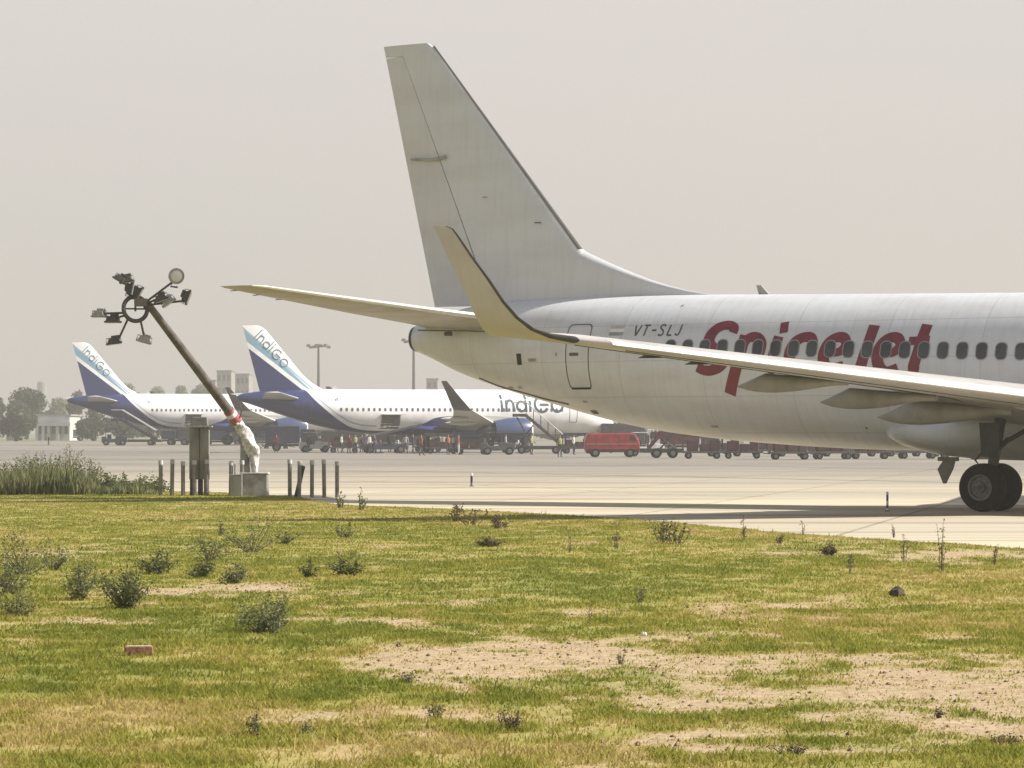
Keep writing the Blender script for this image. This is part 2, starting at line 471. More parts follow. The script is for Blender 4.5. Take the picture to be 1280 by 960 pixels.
hb = (0.012 + 0.03 * R.random(n) ** 1.8 + 0.035 * np.clip(clump - 0.45, 0, 1)) * (0.42 + 0.68 * (1 - bare)) * (0.85 + 0.25 * bs * 0.6)
hb *= (0.55 + 1.0 * fbm(bx * 0.9 + 7, by * 0.5 + 2, 4)) * np.interp(by, [15, 40, 90], [1.0, .75, .6])
tallb = R.random(n) < 0.011
hb = np.where(tallb, hb * 2.6, hb)
wb = (0.0026 + 0.002 * R.random(n)) * bs * 1.15
an = R.random(n) * 2 * np.pi
lean = (0.3 + 1.0 * R.random(n)) * hb
la = R.random(n) * 2 * np.pi
zb = hgt(bx, by)
dx, dy = np.cos(an) * wb, np.sin(an) * wb
V = np.empty((n, 5, 3))
V[:, 0] = np.stack([bx - dx, by - dy, zb - 0.004], 1)
V[:, 1] = np.stack([bx + dx, by + dy, zb - 0.004], 1)
mxp, myp = bx + np.cos(la) * lean * 0.35, by + np.sin(la) * lean * 0.35
V[:, 2] = np.stack([mxp + dx * .8, myp + dy * .8, zb + hb * 0.62], 1)
V[:, 3] = np.stack([mxp - dx * .8, myp - dy * .8, zb + hb * 0.62], 1)
V[:, 4] = np.stack([bx + np.cos(la) * lean, by + np.sin(la) * lean, zb + hb], 1)
base = np.arange(n) * 5
me = bpy.data.meshes.new('grass')
me.vertices.add(n * 5); me.vertices.foreach_set('co', V.astype(np.float32).ravel())
lp = np.stack([base, base + 1, base + 2, base + 3, base + 3, base + 2, base + 4], 1)
me.loops.add(n * 7); me.polygons.add(n * 2)
me.loops.foreach_set('vertex_index', lp.astype(np.int32).ravel())
me.polygons.foreach_set('loop_start', np.stack([np.arange(n) * 7, np.arange(n) * 7 + 4], 1).astype(np.int32).ravel())
me.update(calc_edges=True)
tint = np.clip(dry * 0.9 + (R.random(n) - 0.5) * 0.42 + bare * 0.42, 0, 1)
a = me.attributes.new('tint', 'FLOAT', 'POINT'); a.data.foreach_set('value', np.repeat(tint, 5).astype(np.float32))
def leaf_attr_mat(name, ramp, trans=0.35):
    m = bpy.data.materials.new(name); m.use_nodes = True
    nt = m.node_tree; L = nt.links; b = nt.nodes['Principled BSDF']
    at = nn(nt, 'ShaderNodeAttribute', attribute_name='tint')
    r = nn(nt, 'ShaderNodeValToRGB')
    e = r.color_ramp.elements
    e[0].color = (*ramp[0][1], 1); e[0].position = ramp[0][0]
    e[1].color = (*ramp[-1][1], 1); e[1].position = ramp[-1][0]
    for pz, c in ramp[1:-1]:
        q = e.new(pz); q.color = (*c, 1)
    L.new(at.outputs['Fac'], r.inputs['Fac']); L.new(r.outputs[0], b.inputs['Base Color'])
    b.inputs['Roughness'].default_value = 0.7; b.inputs['Specular IOR Level'].default_value = 0.25
    tr = nn(nt, 'ShaderNodeBsdfTranslucent'); mx = nn(nt, 'ShaderNodeMixShader'); mx.inputs[0].default_value = trans
    L.new(r.outputs[0], tr.inputs['Color']); L.new(b.outputs[0], mx.inputs[1]); L.new(tr.outputs[0], mx.inputs[2])
    L.new(mx.outputs[0], nt.nodes['Material Output'].inputs['Surface'])
    return m
GM = leaf_attr_mat('grass blades', trans=.5, ramp= [(0, (0.16, 0.185, 0.024)), (0.35, (0.235, 0.24, 0.034)), (0.65, (0.315, 0.282, 0.058)), (1, (0.44, 0.345, 0.135))])
me.materials.append(GM)
o = bpy.data.objects.new('grass', me); C.objects.link(o)
tag(o, 'short green and straw yellow grass covering the field in front of the taxiway', 'grass', kind='stuff')

# ------------------------------------------------------------------ loose litter on the bare soil: small clods and pebbles
def clods():
    vs, fs = [], []
    b = MB()
    cnt = 0
    for _ in range(9000):
        y = math.sqrt(rng.random() * (40 ** 2 - 16 ** 2) + 16 ** 2); x = (rng.random() - .5) * 0.35 * y
        br, _d = masks(np.array([x]), np.array([y]))
        if br[0] < 0.35: continue
        r = 0.005 + 0.018 * rng.random() ** 4
        c = Vector((x, y, float(hgt(np.array([x]), np.array([y]))[0]) + r * 0.3))
        pts = [Vector((rng.uniform(.6, 1.2) * sx_, rng.uniform(.6, 1.2) * sy_, rng.uniform(.4, .9) * sz_)) * r for sx_, sy_, sz_ in ((1,0,0),(-1,0,0),(0,1,0),(0,-1,0),(0,0,1),(0,0,-1))]
        n0 = len(b.v); b.v += [tuple(c + q) for q in pts]
        for q in ((0,2,4),(2,1,4),(1,3,4),(3,0,4),(2,0,5),(1,2,5),(3,1,5),(0,3,5)):
            b.f.append(tuple(n0 + i for i in q)); b.m.append(0)
    return b
o = clods().build('soil_clods', mat('soil clod', (0.22, 0.15, 0.09), rough=1, var=0.4, scale=4))
tag(o, 'small soil clods and pebbles scattered over the bare earth patches', 'clods', kind='stuff')

# ------------------------------------------------------------------ airliners
def airfoil(x, t):
    return 5 * t * (0.2969 * math.sqrt(max(x, 0)) - 0.1260 * x - 0.3516 * x ** 2 + 0.2843 * x ** 3 - 0.1036 * x ** 4)
XS = [1, .9, .75, .6, .45, .3, .2, .12, .06, .025, .006]
def foil_sec(le, chord, t, nrm, cam_=0.015, fwd=Vector((-1, 0, 0)), grow=0.0, xlim=1.0, xlow=None):
    """section points: upper from the trailing side round the nose to lower. fwd: direction of chord (aft)."""
    P = []
    xs_ = [x for x in XS if x <= xlim]
    if xlim < 1 and xs_[0] < xlim: xs_ = [xlim] + xs_
    def pt(x, sgn):
        z = airfoil(x, t) * chord * sgn + cam_ * chord * 4 * x * (1 - x)
        return Vector(le) + fwd * (x * chord) + Vector(nrm) * (z + sgn * grow)
    for x in xs_: P.append(pt(x, 1))
    P.append(Vector(le) - fwd * grow)
    if xlow is not None: xs_ = [xlow, xlow*.4]
    for x in reversed(xs_): P.append(pt(x, -1))
    return P
def profile_at(prof, st):
    a = np.array(prof)
    return [float(np.interp(st, a[:, 0], a[:, i])) for i in (1, 2, 3)]
def smooth_profile(prof, n=140):
    # denser stations with smooth interpolation (catmull-rom through the table)
    a = np.array(prof); out = []
    s = a[:, 0]
    d = np.gradient(a[:, 1:], s, axis=0)
    for st in np.unique(np.concatenate([np.linspace(0, 1, 14) ** 2 * s[-1] * 0.15, np.linspace(s[-1] * 0.15, s[-1], n)])):
        i = min(max(np.searchsorted(s, st) - 1, 0), len(s) - 2)
        h = s[i + 1] - s[i]; t = (st - s[i]) / h
        h00 = 2*t**3-3*t**2+1; h10 = t**3-2*t**2+t; h01 = -2*t**3+3*t**2; h11 = t**3-t**2
        v = h00*a[i,1:]+h10*h*d[i]+h01*a[i+1,1:]+h11*h*d[i+1]
        out.append((st, *v))
    return out
class Hull:
    def __init__(s, prof):
        s.p = smooth_profile(prof)
        s.a = np.array(s.p)
    def at(s, st):
        return [float(np.interp(st, s.a[:, 0], s.a[:, i])) for i in (1, 2, 3)]
    def y(s, st, z):
        zt, zb, hw = s.at(st); zc = (zt + zb) / 2; hh = (zt - zb) / 2
        return hw * math.sqrt(max(0.0, 1 - ((z - zc) / hh) ** 2))
    def P(s, st, z, side=1, off=0.004):       # side=1: starboard = local -Y
        zt, zb, hw = s.at(st); zc = (zt + zb) / 2; hh = (zt - zb) / 2
        k = max(-0.999, min(0.999, (z - zc) / hh))
        y = hw * math.sqrt(1 - k * k)
        nrm = Vector((0, y / hw ** 2, (z - zc) / hh ** 2)).normalized()
        return Vector((-st, -side * (y + nrm.y * off), z + nrm.z * off))
    def mesh(s, seg=72):
        b = MB(); secs = []
        for st, zt, zb, hw in s.p:
            zc = (zt + zb) / 2; hh = (zt - zb) / 2
            secs.append([(-st, -hw * math.sin(2 * math.pi * k / seg), zc + hh * math.cos(2 * math.pi * k / seg)) for k in range(seg)])
        b.loft(secs)
        return b
    def patch(s, b, outline_fn, nu, nv, side=1, off=0.004):
        """outline_fn(u,v) -> (st,z), u,v in 0..1"""
        n = len(b.v)
        for i in range(nu + 1):
            for j in range(nv + 1):
                st, z = outline_fn(i / nu, j / nv); b.v.append(tuple(s.P(st, z, side, off)))
        for i in range(nu):
            for j in range(nv):
                a = n + i * (nv + 1) + j
                b.f.append((a, a + 1, a + nv + 2, a + nv + 1)); b.m.append(b.mi)
    def rrect(s, b, st, z, w, h, r, side=1, off=0.004, seg=4):  # rounded filled rectangle
        pts = []
        for cx_, cz_, a0 in ((w/2-r, h/2-r, 0), (-w/2+r, h/2-r, 90), (-w/2+r, -h/2+r, 180), (w/2-r, -h/2+r, 270)):
            for k in range(seg + 1):
                an_ = math.radians(a0 + 90 * k / seg)
                pts.append((cx_ + r * math.cos(an_), cz_ + r * math.sin(an_)))
        n = len(b.v)
        b.v.append(tuple(s.P(st, z, side, off)))
        for u, v in pts: b.v.append(tuple(s.P(st + u, z + v, side, off)))
        k = len(pts)
        for i in range(k):
            b.f.append((n, n + 1 + i, n + 1 + (i + 1) % k)); b.m.append(b.mi)
    def frame(s, b, st, z, w, h, r, t, side=1, off=0.004, seg=5, lean=0.0):
        ring = []
        base_ = []
        for cx_, cz_, a0 in ((1, 1, 0), (-1, 1, 90), (-1, -1, 180), (1, -1, 270)):
            for k in range(seg + 1):
                base_.append((cx_, cz_, math.radians(a0 + 90 * k / seg)))
        # subdivide long verticals too
        def pts(W_, H_, r_):
            o_ = []
            for cx_, cz_, an_ in base_:
                o_.append((cx_ * (W_/2 - r_) + r_ * math.cos(an_), cz_ * (H_/2 - r_) + r_ * math.sin(an_)))
            q = []
            for i in range(len(o_)):
                a_, b_ = o_[i], o_[(i + 1) % len(o_)]
                m_ = max(1, int(math.hypot(a_[0]-b_[0], a_[1]-b_[1]) / (0.06 * H_)))
                for j in range(m_):
                    q.append((a_[0] + (b_[0]-a_[0]) * j / m_, a_[1] + (b_[1]-a_[1]) * j / m_))
            return q
        A = pts(w, h, r); n = len(b.v)
        for u, v in A:
            b.v.append(tuple(s.P(st + u + lean * v, z + v, side, off)))
        for u, v in A:
            k1 = (w - 2*t) / w; k2 = (h - 2*t) / h
            b.v.append(tuple(s.P(st + u * k1 + lean * v, z + v * k2, side, off)))
        k = len(A)
        for i in range(k):
            j = (i + 1) % k
            b.f.append((n + i, n + j, n + k + j, n + k + i)); b.m.append(b.mi)
    def stroke(s, b, pts, w, side=1, off=0.005, sub=6, closed=False):
        """ribbon of width w along (st,z) polyline; w may be list"""
        P = [Vector((p[0], p[1])) for p in pts]
        if closed: P.append(P[0])
        Q = []; Wd = []
        ws = w if isinstance(w, (list, tuple)) else [w] * len(P)
        m = len(P)
        for i in range(m - 1):
            p0 = P[max(0, i - 1)]; p1 = P[i]; p2 = P[i + 1]; p3 = P[min(m - 1, i + 2)]
            if closed:
                p0 = P[i - 1] if i > 0 else P[m - 2]; p3 = P[i + 2] if i + 2 < m else P[1]
            for k in range(sub):
                t = k / sub
                Q.append(0.5 * ((2*p1) + (p2-p0)*t + (2*p0-5*p1+4*p2-p3)*t*t + (3*p1-p0-3*p2+p3)*t**3))
                Wd.append(ws[i] + (ws[i+1] - ws[i]) * t)
        Q.append(P[-1]); Wd.append(ws[-1])
        n = len(b.v); K = 3
        for i, q in enumerate(Q):
            a_ = Q[max(0, i - 1)]; c_ = Q[min(len(Q) - 1, i + 1)]
            if closed and i in (0, len(Q) - 1): a_ = Q[-2]; c_ = Q[1]
            t = (c_ - a_).normalized(); nr = Vector((-t.y, t.x))
            for k in range(K + 1):
                r = q + nr * Wd[i] * (k / K - 0.5)
                b.v.append(tuple(s.P(r.x, r.y, side, off)))
        for i in range(len(Q) - 1):
            for k in range(K):
                a_ = n + i * (K + 1) + k
                b.f.append((a_, a_ + 1, a_ + K + 2, a_ + K + 1)); b.m.append(b.mi)

def wing_parts(par, W_, side, mats, name_w='wing', twist=lambda y: 0.0):
    """W_: list of sections (y, z, le_station, chord, thickness, cant) ; cant rotates the thickness direction"""
    b = MB(); le = MB(); wl_ = MB(); wle = MB()
    secs = []; caps = []
    for (y, z, st, ch, t, cant) in W_:
        nrm = Vector((0, side * math.sin(cant), math.cos(cant)))
        p = Vector((-st, -side * y, z)); fw = Vector((-1, 0, twist(y)))
        secs.append(foil_sec(p, ch, t, nrm, fwd=fw)); caps.append(foil_sec(p, ch, t, nrm, fwd=fw, grow=0.006 if cant < .2 else .014, xlim=0.03 if cant < .2 else 0.055, xlow=.002 if cant < .2 else None))
    nw = sum(1 for w in W_ if w[5] < 0.2)
    b.loft(secs[:nw]); b.build(name_w, mats['wing'], par, smooth=True, angle=50)
    k_ = min(len(c_) for c_ in caps[:nw]); le.loft([c_[:k_] for c_ in caps[:nw]], closed=False, cap=False); le.build('leading_edge', mats['le'], par, smooth=True)
    if nw < len(W_):
        wl_.loft(secs[nw - 1:]); o_ = wl_.build('winglet', mats['winglet'], par, smooth=True, angle=50)
        wle.loft(caps[nw:], closed=False, cap=False); wle.build('leading_edge', mats['wle'], o_, smooth=True)

def paint_white(name, col=(0.74, 0.73, 0.71), dirt=(0.52, 0.48, 0.41), seams=True, rough=0.32, hullp=None):
    m = bpy.data.materials.new(name); m.use_nodes = True
    nt = m.node_tree; L = nt.links; b = nt.nodes['Principled BSDF']
    tcn = nn(nt, 'ShaderNodeTexCoord')
    mp = nn(nt, 'ShaderNodeMapping'); mp.inputs['Scale'].default_value = (0.25, 1.2, 1.0)
    nz = nn(nt, 'ShaderNodeTexNoise'); nz.inputs['Scale'].default_value = 1.3; nz.inputs['Detail'].default_value = 7; nz.inputs['Roughness'].default_value = 0.62
    r = nn(nt, 'ShaderNodeValToRGB'); r.color_ramp.elements[0].position = 0.28; r.color_ramp.elements[0].color = (*dirt, 1)
    r.color_ramp.elements[1].position = 0.56; r.color_ramp.elements[1].color = (*col, 1)
    L.new(tcn.outputs['Object'], mp.inputs[0]); L.new(mp.outputs[0], nz.inputs['Vector']); L.new(nz.outputs['Fac'], r.inputs['Fac'])
    out = r.outputs[0]
    mp9 = nn(nt, 'ShaderNodeMapping'); mp9.inputs['Scale'].default_value = (5.0, 1.0, 0.45)
    n9 = nn(nt, 'ShaderNodeTexNoise'); n9.inputs['Scale'].default_value = 1.6; n9.inputs['Detail'].default_value = 4
    r9 = nn(nt, 'ShaderNodeValToRGB'); r9.color_ramp.elements[0].position = .32; r9.color_ramp.elements[0].color = (.86, .85, .83, 1); r9.color_ramp.elements[1].position = .55; r9.color_ramp.elements[1].color = (1, 1, 1, 1)
    m9 = nn(nt, 'ShaderNodeMix', data_type='RGBA', blend_type='MULTIPLY'); m9.inputs['Factor'].default_value = .38
    L.new(tcn.outputs['Object'], mp9.inputs[0]); L.new(mp9.outputs[0], n9.inputs['Vector']); L.new(n9.outputs['Fac'], r9.inputs['Fac'])
    L.new(out, m9.inputs['A']); L.new(r9.outputs[0], m9.inputs['B']); out = m9.outputs['Result']
    b9 = nn(nt, 'ShaderNodeBump'); b9.inputs['Strength'].default_value = .15; b9.inputs['Distance'].default_value = .03
    L.new(n9.outputs['Fac'], b9.inputs['Height']); L.new(b9.outputs[0], b.inputs['Normal'])
    if seams:
        sp = nn(nt, 'ShaderNodeSeparateXYZ'); L.new(tcn.outputs['Object'], sp.inputs[0])
        prev = None
        for ax, per, wd in (('X', 2.54, 0.012), ('X', 0.508, 0.004), ('Z', 0.92, 0.010)):
            md = nn(nt, 'ShaderNodeMath', operation='PINGPONG'); md.inputs[1].default_value = per / 2
            L.new(sp.outputs[ax], md.inputs[0])
            ls = nn(nt, 'ShaderNodeMath', operation='LESS_THAN'); ls.inputs[1].default_value = wd
            L.new(md.outputs[0], ls.inputs[0])
            if prev is None: prev = ls.outputs[0]
            else:
                mxm = nn(nt, 'ShaderNodeMath', operation='MAXIMUM'); L.new(prev, mxm.inputs[0]); L.new(ls.outputs[0], mxm.inputs[1]); prev = mxm.outputs[0]
        sc_ = nn(nt, 'ShaderNodeMath', operation='MULTIPLY'); sc_.inputs[1].default_value = 0.34; L.new(prev, sc_.inputs[0])
        mx = nn(nt, 'ShaderNodeMix', data_type='RGBA'); mx.inputs['B'].default_value = (0.25, 0.24, 0.22, 1)
        L.new(sc_.outputs[0], mx.inputs['Factor']); L.new(out, mx.inputs['A']); out = mx.outputs['Result']
    L.new(out, b.inputs['Base Color'])
    rr = nn(nt, 'ShaderNodeMapRange'); rr.inputs['To Min'].default_value = rough + 0.18; rr.inputs['To Max'].default_value = rough - 0.06
    L.new(nz.outputs['Fac'], rr.inputs['Value']); L.new(rr.outputs[0], b.inputs['Roughness'])
    return m

M_white = paint_white('fuselage paint', col=(0.575, 0.585, 0.59), dirt=(0.50, 0.495, 0.475))
M_fin = paint_white('fin paint', col=(0.545, 0.555, 0.56), dirt=(0.485, 0.49, 0.485), seams=False, rough=0.45)
M_rud = paint_white('rudder paint', col=(0.525, 0.53, 0.53), dirt=(0.46, 0.46, 0.45), seams=False, rough=0.45)
M_wing = paint_white('wing grey', col=(0.40, 0.385, 0.36), dirt=(0.30, 0.28, 0.25), seams=False, rough=0.42)
M_winglet = paint_white('winglet paint', col=(0.50, 0.47, 0.455), dirt=(0.44, 0.41, 0.39), seams=False, rough=0.45)
M_metal = mat('polished leading edge', (0.80, 0.80, 0.78), rough=0.35, metal=0.3, var=0.08, scale=6)
M_dkedge = mat('dark leading edge', (0.045, 0.04, 0.033), rough=0.6, var=0.2, scale=4)
M_fair = mat('fairing grey', (0.30, 0.295, 0.26), rough=0.5, var=0.14, scale=2)
M_belly = paint_white('belly fairing paint', col=(0.50, 0.52, 0.52), dirt=(0.36, 0.34, 0.31), seams=False)
M_glass = mat('cabin window glass', (0.055, 0.06, 0.06), rough=0.18, var=0.3, scale=0.8)
M_wframe = mat('window frame', (.27, .27, .265), rough=.5, metal=.0, var=.1)
M_line = mat('panel gap', (0.10, 0.095, 0.085), rough=0.8, var=0.2)
M_lineg = mat('panel gap light', (0.34, 0.33, 0.31), rough=0.8, var=0.2)
M_red = mat('red livery lettering', (0.175, 0.010, 0.027), rough=0.4, var=0.22, scale=5, col2=(0.125, 0.010, 0.02))
M_reg = mat('registration black', (0.075, 0.075, 0.08), rough=0.5)
M_tyre = mat('tyre rubber', (0.010, 0.010, 0.012), rough=0.85, var=0.3, scale=9, spec=.2)
M_rim = mat('wheel hub grey', (0.17, 0.17, 0.165), rough=0.5, metal=0.2, var=0.3, scale=14)
M_strut = mat('gear strut', (0.05, 0.05, 0.05), rough=0.5, metal=0.3, var=0.25)
M_dark = mat('dark recess', (0.02, 0.02, 0.02), rough=0.8)

def text_strokes(hull, b, glyphs, st0, z0, s, side=1, w=0.1, off=0.005, sp=1.0):
    """glyphs: list of (list of polylines in unit box, advance)"""
    x = 0
    for gi, (polys, adv) in enumerate(glyphs):
        for k, (pl, cl) in enumerate(polys):
            hull.stroke(b, [(st0 - side * (x + u * min(1.35, sp)) * s, z0 + v * s) for u, v in pl], w, side, off + 0.0007 * k + 0.0003 * (gi % 2), closed=cl, sub=5)
        x += adv * sp

# -- glyph strokes (unit height 1)
GLY = {
 'V': ([([(0.08, 1), (0.22, 0)], False), ([(0.22, 0), (0.56, 1)], False)], .62),
 'T': ([([(0.05, 1), (0.55, 1)], False), ([(0.30, 1), (0.16, 0)], False)], .58),
 '-': ([([(0.05, .5), (0.42, .5)], False)], .5),
 'S': ([([(0.52, .86), (0.40, 1), (0.2, .98), (0.12, .78), (0.28, .55), (0.42, .38), (0.38, .1), (0.2, 0), (0.02, .1)], False)], .6),
 'L': ([([(0.2, 1), (0.05, 0)], False), ([(0.05, 0), (0.42, 0)], False)], .55),
 'J': ([([(0.45, 1), (0.36, .2), (0.2, 0), (0.02, .15)], False)], .55),
}

# ================================================================= the white airliner
NOSE = Vector((29.2, 65.3, 0)); YAW = -0.57991
def inv_px(u, v, y):             # pixel -> (station, z) on a plane parallel to the aircraft's axis at lateral y (used once to lay out lettering)
    ca, sa = math.cos(YAW), math.sin(YAW)
    cx_, cy_ = 11.326, 70.644
    t = (u - 640) / F; Y = cy_ - y
    X = Y * (sa + t * ca) / (ca - t * sa); Z = X * sa + Y * ca
    return -X - cx_, CH + (H0 - v) * Z / F
PROF7 = [(0, 2.86, 2.80, 0.03), (.25, 3.08, 2.50, .30), (.9, 3.5, 2.12, .75), (1.8, 4.0, 1.82, 1.15), (2.8, 4.7, 1.62, 1.5), (3.8, 5.02, 1.5, 1.72), (5.2, 5.14, 1.43, 1.85), (7, 5.16, 1.41, 1.88),
         (16, 5.18, 1.41, 1.88), (20, 5.25, 1.41, 1.88), (24, 5.32, 1.42, 1.88), (26.2, 5.36, 1.52, 1.87), (28.5, 5.41, 1.69, 1.83), (31, 5.43, 2.02, 1.70), (33.4, 5.43, 2.58, 1.44),
         (35.2, 5.37, 3.05, 1.12), (36.6, 5.18, 3.50, .80), (37.6, 4.93, 3.92, .48), (38.1, 4.74, 4.10, .30)]
def on_hull(hull, u, v):
    y = 1.7
    for _ in range(8):
        st, z = inv_px(u, v, y); y = hull.y(st, z)
    return st, z

def wheel(par, c, r, w, side, name='wheel'):
    b = MB()
    cx_, cy_, cz_ = c
    prof = [(-w/2, r*.55), (-w/2, r*.86), (-w/2*.8, r*.96), (-w/2*.45, r), (w/2*.45, r), (w/2*.8, r*.96), (w/2, r*.86), (w/2, r*.55)]
    b.lathe(prof, (cx_, cy_, cz_), (0, 1, 0), 40, cap=False)
    o_ = b.build(name, M_tyre, par, smooth=True, angle=50)
    h = MB()
    for sgn in (-1, 1):
        h.lathe([(sgn*(w/2*.55), r*.545), (sgn*(w/2*.95+.004), r*.54), (sgn*(w/2*.9+.004), r*.47), (sgn*w/2*.55, r*.42), (sgn*w/2*.5, r*.22), (sgn*w/2*.95, r*.19), (sgn*w/2*1.0, r*.05)], (cx_, cy_, cz_), (0, 1, 0), 32)
        for k in range(8):
            a_ = 2*math.pi*k/8
            h.tube([(cx_ + r*.33*math.cos(a_), cy_ + sgn*w*.26, cz_ + r*.33*math.sin(a_)), (cx_ + r*.33*math.cos(a_), cy_ + sgn*w*.34, cz_ + r*.33*math.sin(a_))], r*.045, 8)
    h.build('hub', M_rim, o_, smooth=True, angle=40)
    return o_

def engine(par, st, y, z, side, mats, rad=1.0, ln=4.4):
    b = MB()
    o0 = (-st, -side*y, z)
    outer = [(0, rad*.86), (.06, rad*.93), (.25, rad*.99), (ln*.25, rad*1.05), (ln*.5, rad*1.0), (ln*.78, rad*.80)]
    inner = [(ln*.78, rad*.74), (ln*.4, rad*.74), (.5, rad*.78), (.12, rad*.78), (.03, rad*.82), (0, rad*.86)]
    d = (-1, 0, 0)
    b.lathe(outer + inner, o0, d, 40)
    e = b.build('engine', mats['nacelle'], par, smooth=True, angle=60)
    l = MB(); l.lathe([(.12, rad*.775), (.02, rad*.815), (-.012, rad*.865), (.055, rad*.938), (.16, rad*.975)], o0, d, 40)
    l.build('intake_lip', mats['lip'], e, smooth=True, angle=80)
    c = MB(); c.lathe([(.5, .03), (.62, .18), (.8, .28), (ln*.4, .5), (ln*.8, rad*.55), (ln*1.0, rad*.42), (ln*1.16, .08)], o0, d, 28)
    c.build('core', M_strut, e, smooth=True)
    f = MB()
    for k in range(22):
        a0 = 2*math.pi*k/22
        p = []
        for rr_, tw in ((.25, -.12), (rad*.77, .12)):
            for dd, da in ((.72, -.0), (.92, .16)):
                a_ = a0 + da + tw*.3
                p.append(Vector(o0) + Vector((-dd, rr_*math.cos(a_), rr_*math.sin(a_))))
        f.quad(p[0], p[1], p[3], p[2])
    f.build('fan_blades', M_rim, e)
    py = MB()
    py.prism([(-st-.5, z+rad*.9), (-st-1.2, z+rad*1.12), (-st-5.6, z+rad*1.15+.1), (-st-6.2, z+rad*.9), (-st-4.4, z+rad*.55), (-st-1.2, z+rad*.8)], -side*y-.16, -side*y+.16)
    py.build('pylon', mats['wing'], e, bevel=0.05)

def build_white_jet():
    root = thing('airliner', 'large white jet airliner with upswept winglet and red lettering parked close on taxiway', 'airliner', NOSE, YAW)
    hull = Hull(PROF7)
    fus = hull.mesh(88).build('fuselage', M_white, root, smooth=True, angle=60)
    # exhaust of the tail cone
    b = MB(); b.lathe([(-.02, .29), (.015, .28), (.015, .22), (-.2, .2)], (-38.1, 0, 4.42), (-1, 0, 0), 28)
    b.build('exhaust', M_dark, root, smooth=True)
    b = MB()
    secs = []
    for st in (37.99, 38.05, 38.1):
        zt, zb, hw = hull.at(st); zc = (zt+zb)/2; hh = (zt-zb)/2
        secs.append([(-st, -(hw+.008)*math.sin(2*math.pi*k/48), zc + (hh+.008)*math.cos(2*math.pi*k/48)) for k in range(48)])
    b.loft(secs, cap=False); b.build('tail_cone_ring', M_dkedge, root, smooth=True)
    # ---- fin: fixed part, rudder, dorsal fillet, dark leading edge
    def finsec(z, le, te, t, x0=0.0, x1=1.0, grow=0.0):
        ch = te - le; P = []
        xs_ = sorted(set([x0] + [x for x in XS if x0 < x < x1] + [x1]), reverse=True)
        for x in xs_: P.append((-(le + x*ch), -(airfoil(x, t)*ch + .002 + grow), z))
        if x0 == 0: P.append((-(le - grow), 0, z))
        for x in reversed(xs_): P.append((-(le + x*ch), (airfoil(x, t)*ch + .002 + grow), z))
        return P
    zl = [5.0, 5.28, 6.0, 6.77, 8, 9.5, 11, 12.2, 12.42, 12.53]
    LEf = lambda z: float(np.interp(z, [5.0, 6.77, 12.53], [31.7, 32.72, 37.52])) if z >= 6.77 else float(np.interp(z, [5.0, 6.77], [31.25, 32.72]))
    TEf = lambda z: float(np.interp(z, [5.0, 12.53], [37.36, 39.15]))
    HG = lambda z: float(np.interp(z, [5.28, 12.2], [0.665, 0.66]))
    def LE2(z): return LEf(z) + (0.12 if z > 12.5 else (0.05 if z > 12.4 else 0))
    b = MB(); b.loft([finsec(z, LE2(z), TEf(z), .095, 0, HG(z)) for z in zl]); b.build('fin', M_fin, root, smooth=True, angle=50)
    b = MB(); b.loft([finsec(z, LE2(z), TEf(z), .095, HG(z) + .006, 1.0) for z in zl[1:8]]); rd = b.build('rudder', M_rud, root, smooth=True, angle=50)
    b = MB(); b.loft([finsec(z, LE2(z), TEf(z), .095, HG(z), 1.0) for z in (12.215, 12.42, 12.53)]); b.build('fin_tip', M_fin, root, smooth=True, angle=50)
    b = MB(); b.loft([finsec(z, LEf(z), TEf(z), .095, HG(z)+.001, HG(z) + .0045, grow=-.02) for z in zl[1:8]]); b.build('hinge_gap', M_line, root)
    b = MB()
    caps = []
    for z in (6.72, 8, 9.5, 11, 12.3, 12.45):
        le = LEf(z); ch = TEf(z) - le; P = []
        for x in (.016, .008, .003): P.append((-(le + x*ch), -(airfoil(x, .095)*ch + .008), z))
        P.append((-(le - .012), 0, z))
        for x in (.003, .008, .016): P.append((-(le + x*ch), (airfoil(x, .095)*ch + .008), z))
        caps.append(P)
    b.loft(caps, closed=False, cap=False); b.build('fin_leading_edge', M_dkedge, root, smooth=True)
    # dorsal fillet: curve from (32.72,6.77) down to (28.9,5.42)
    dors = [(32.95, 6.9), (32.5, 6.62), (31.9, 6.36), (31.2, 6.08), (30.6, 5.86), (30.0, 5.68), (29.4, 5.53), (28.8, 5.425)]
    b = MB(); secs = []
    for st, zt in dors:
        hw0 = 0.02 + 0.20 * (st - 28.8) / 4
        P = []
        for k in range(9):
            t_ = k/8; z = zt - (zt - 5.25)*(1-t_); yv = hw0*((1-t_)**.28)
            P.append((-st, -yv, z))
        for k in range(8, -1, -1):
            t_ = k/8; z = zt - (zt - 5.25)*(1-t_); yv = hw0*((1-t_)**.28)
            P.append((-st, yv + .0005, z))
        secs.append(P)
    b.loft(secs); b.build('dorsal_fillet', M_fin, root, smooth=True, angle=60)
    # seam between fin and fuselage, rudder actuator rod
    b = MB(); b.tube([(-38.15, -.11, 9.35), (-37.35, -.17, 9.3)], .035, 8); b.tube([(-37.35, -.17, 9.3), (-36.95, -.2, 9.36)], .05, 8)
    b.build('rudder_actuator', M_lineg, root, smooth=True)
    b = MB(); b.box((-33.9, -.27, 7.45), (.22, .03, .03)); b.build('fin_probe', M_line, root)
    b = MB(); b.box((-35.6, -.28, 8.2), (.14, .02, .02)); b.build('fin_probe', M_line, root)
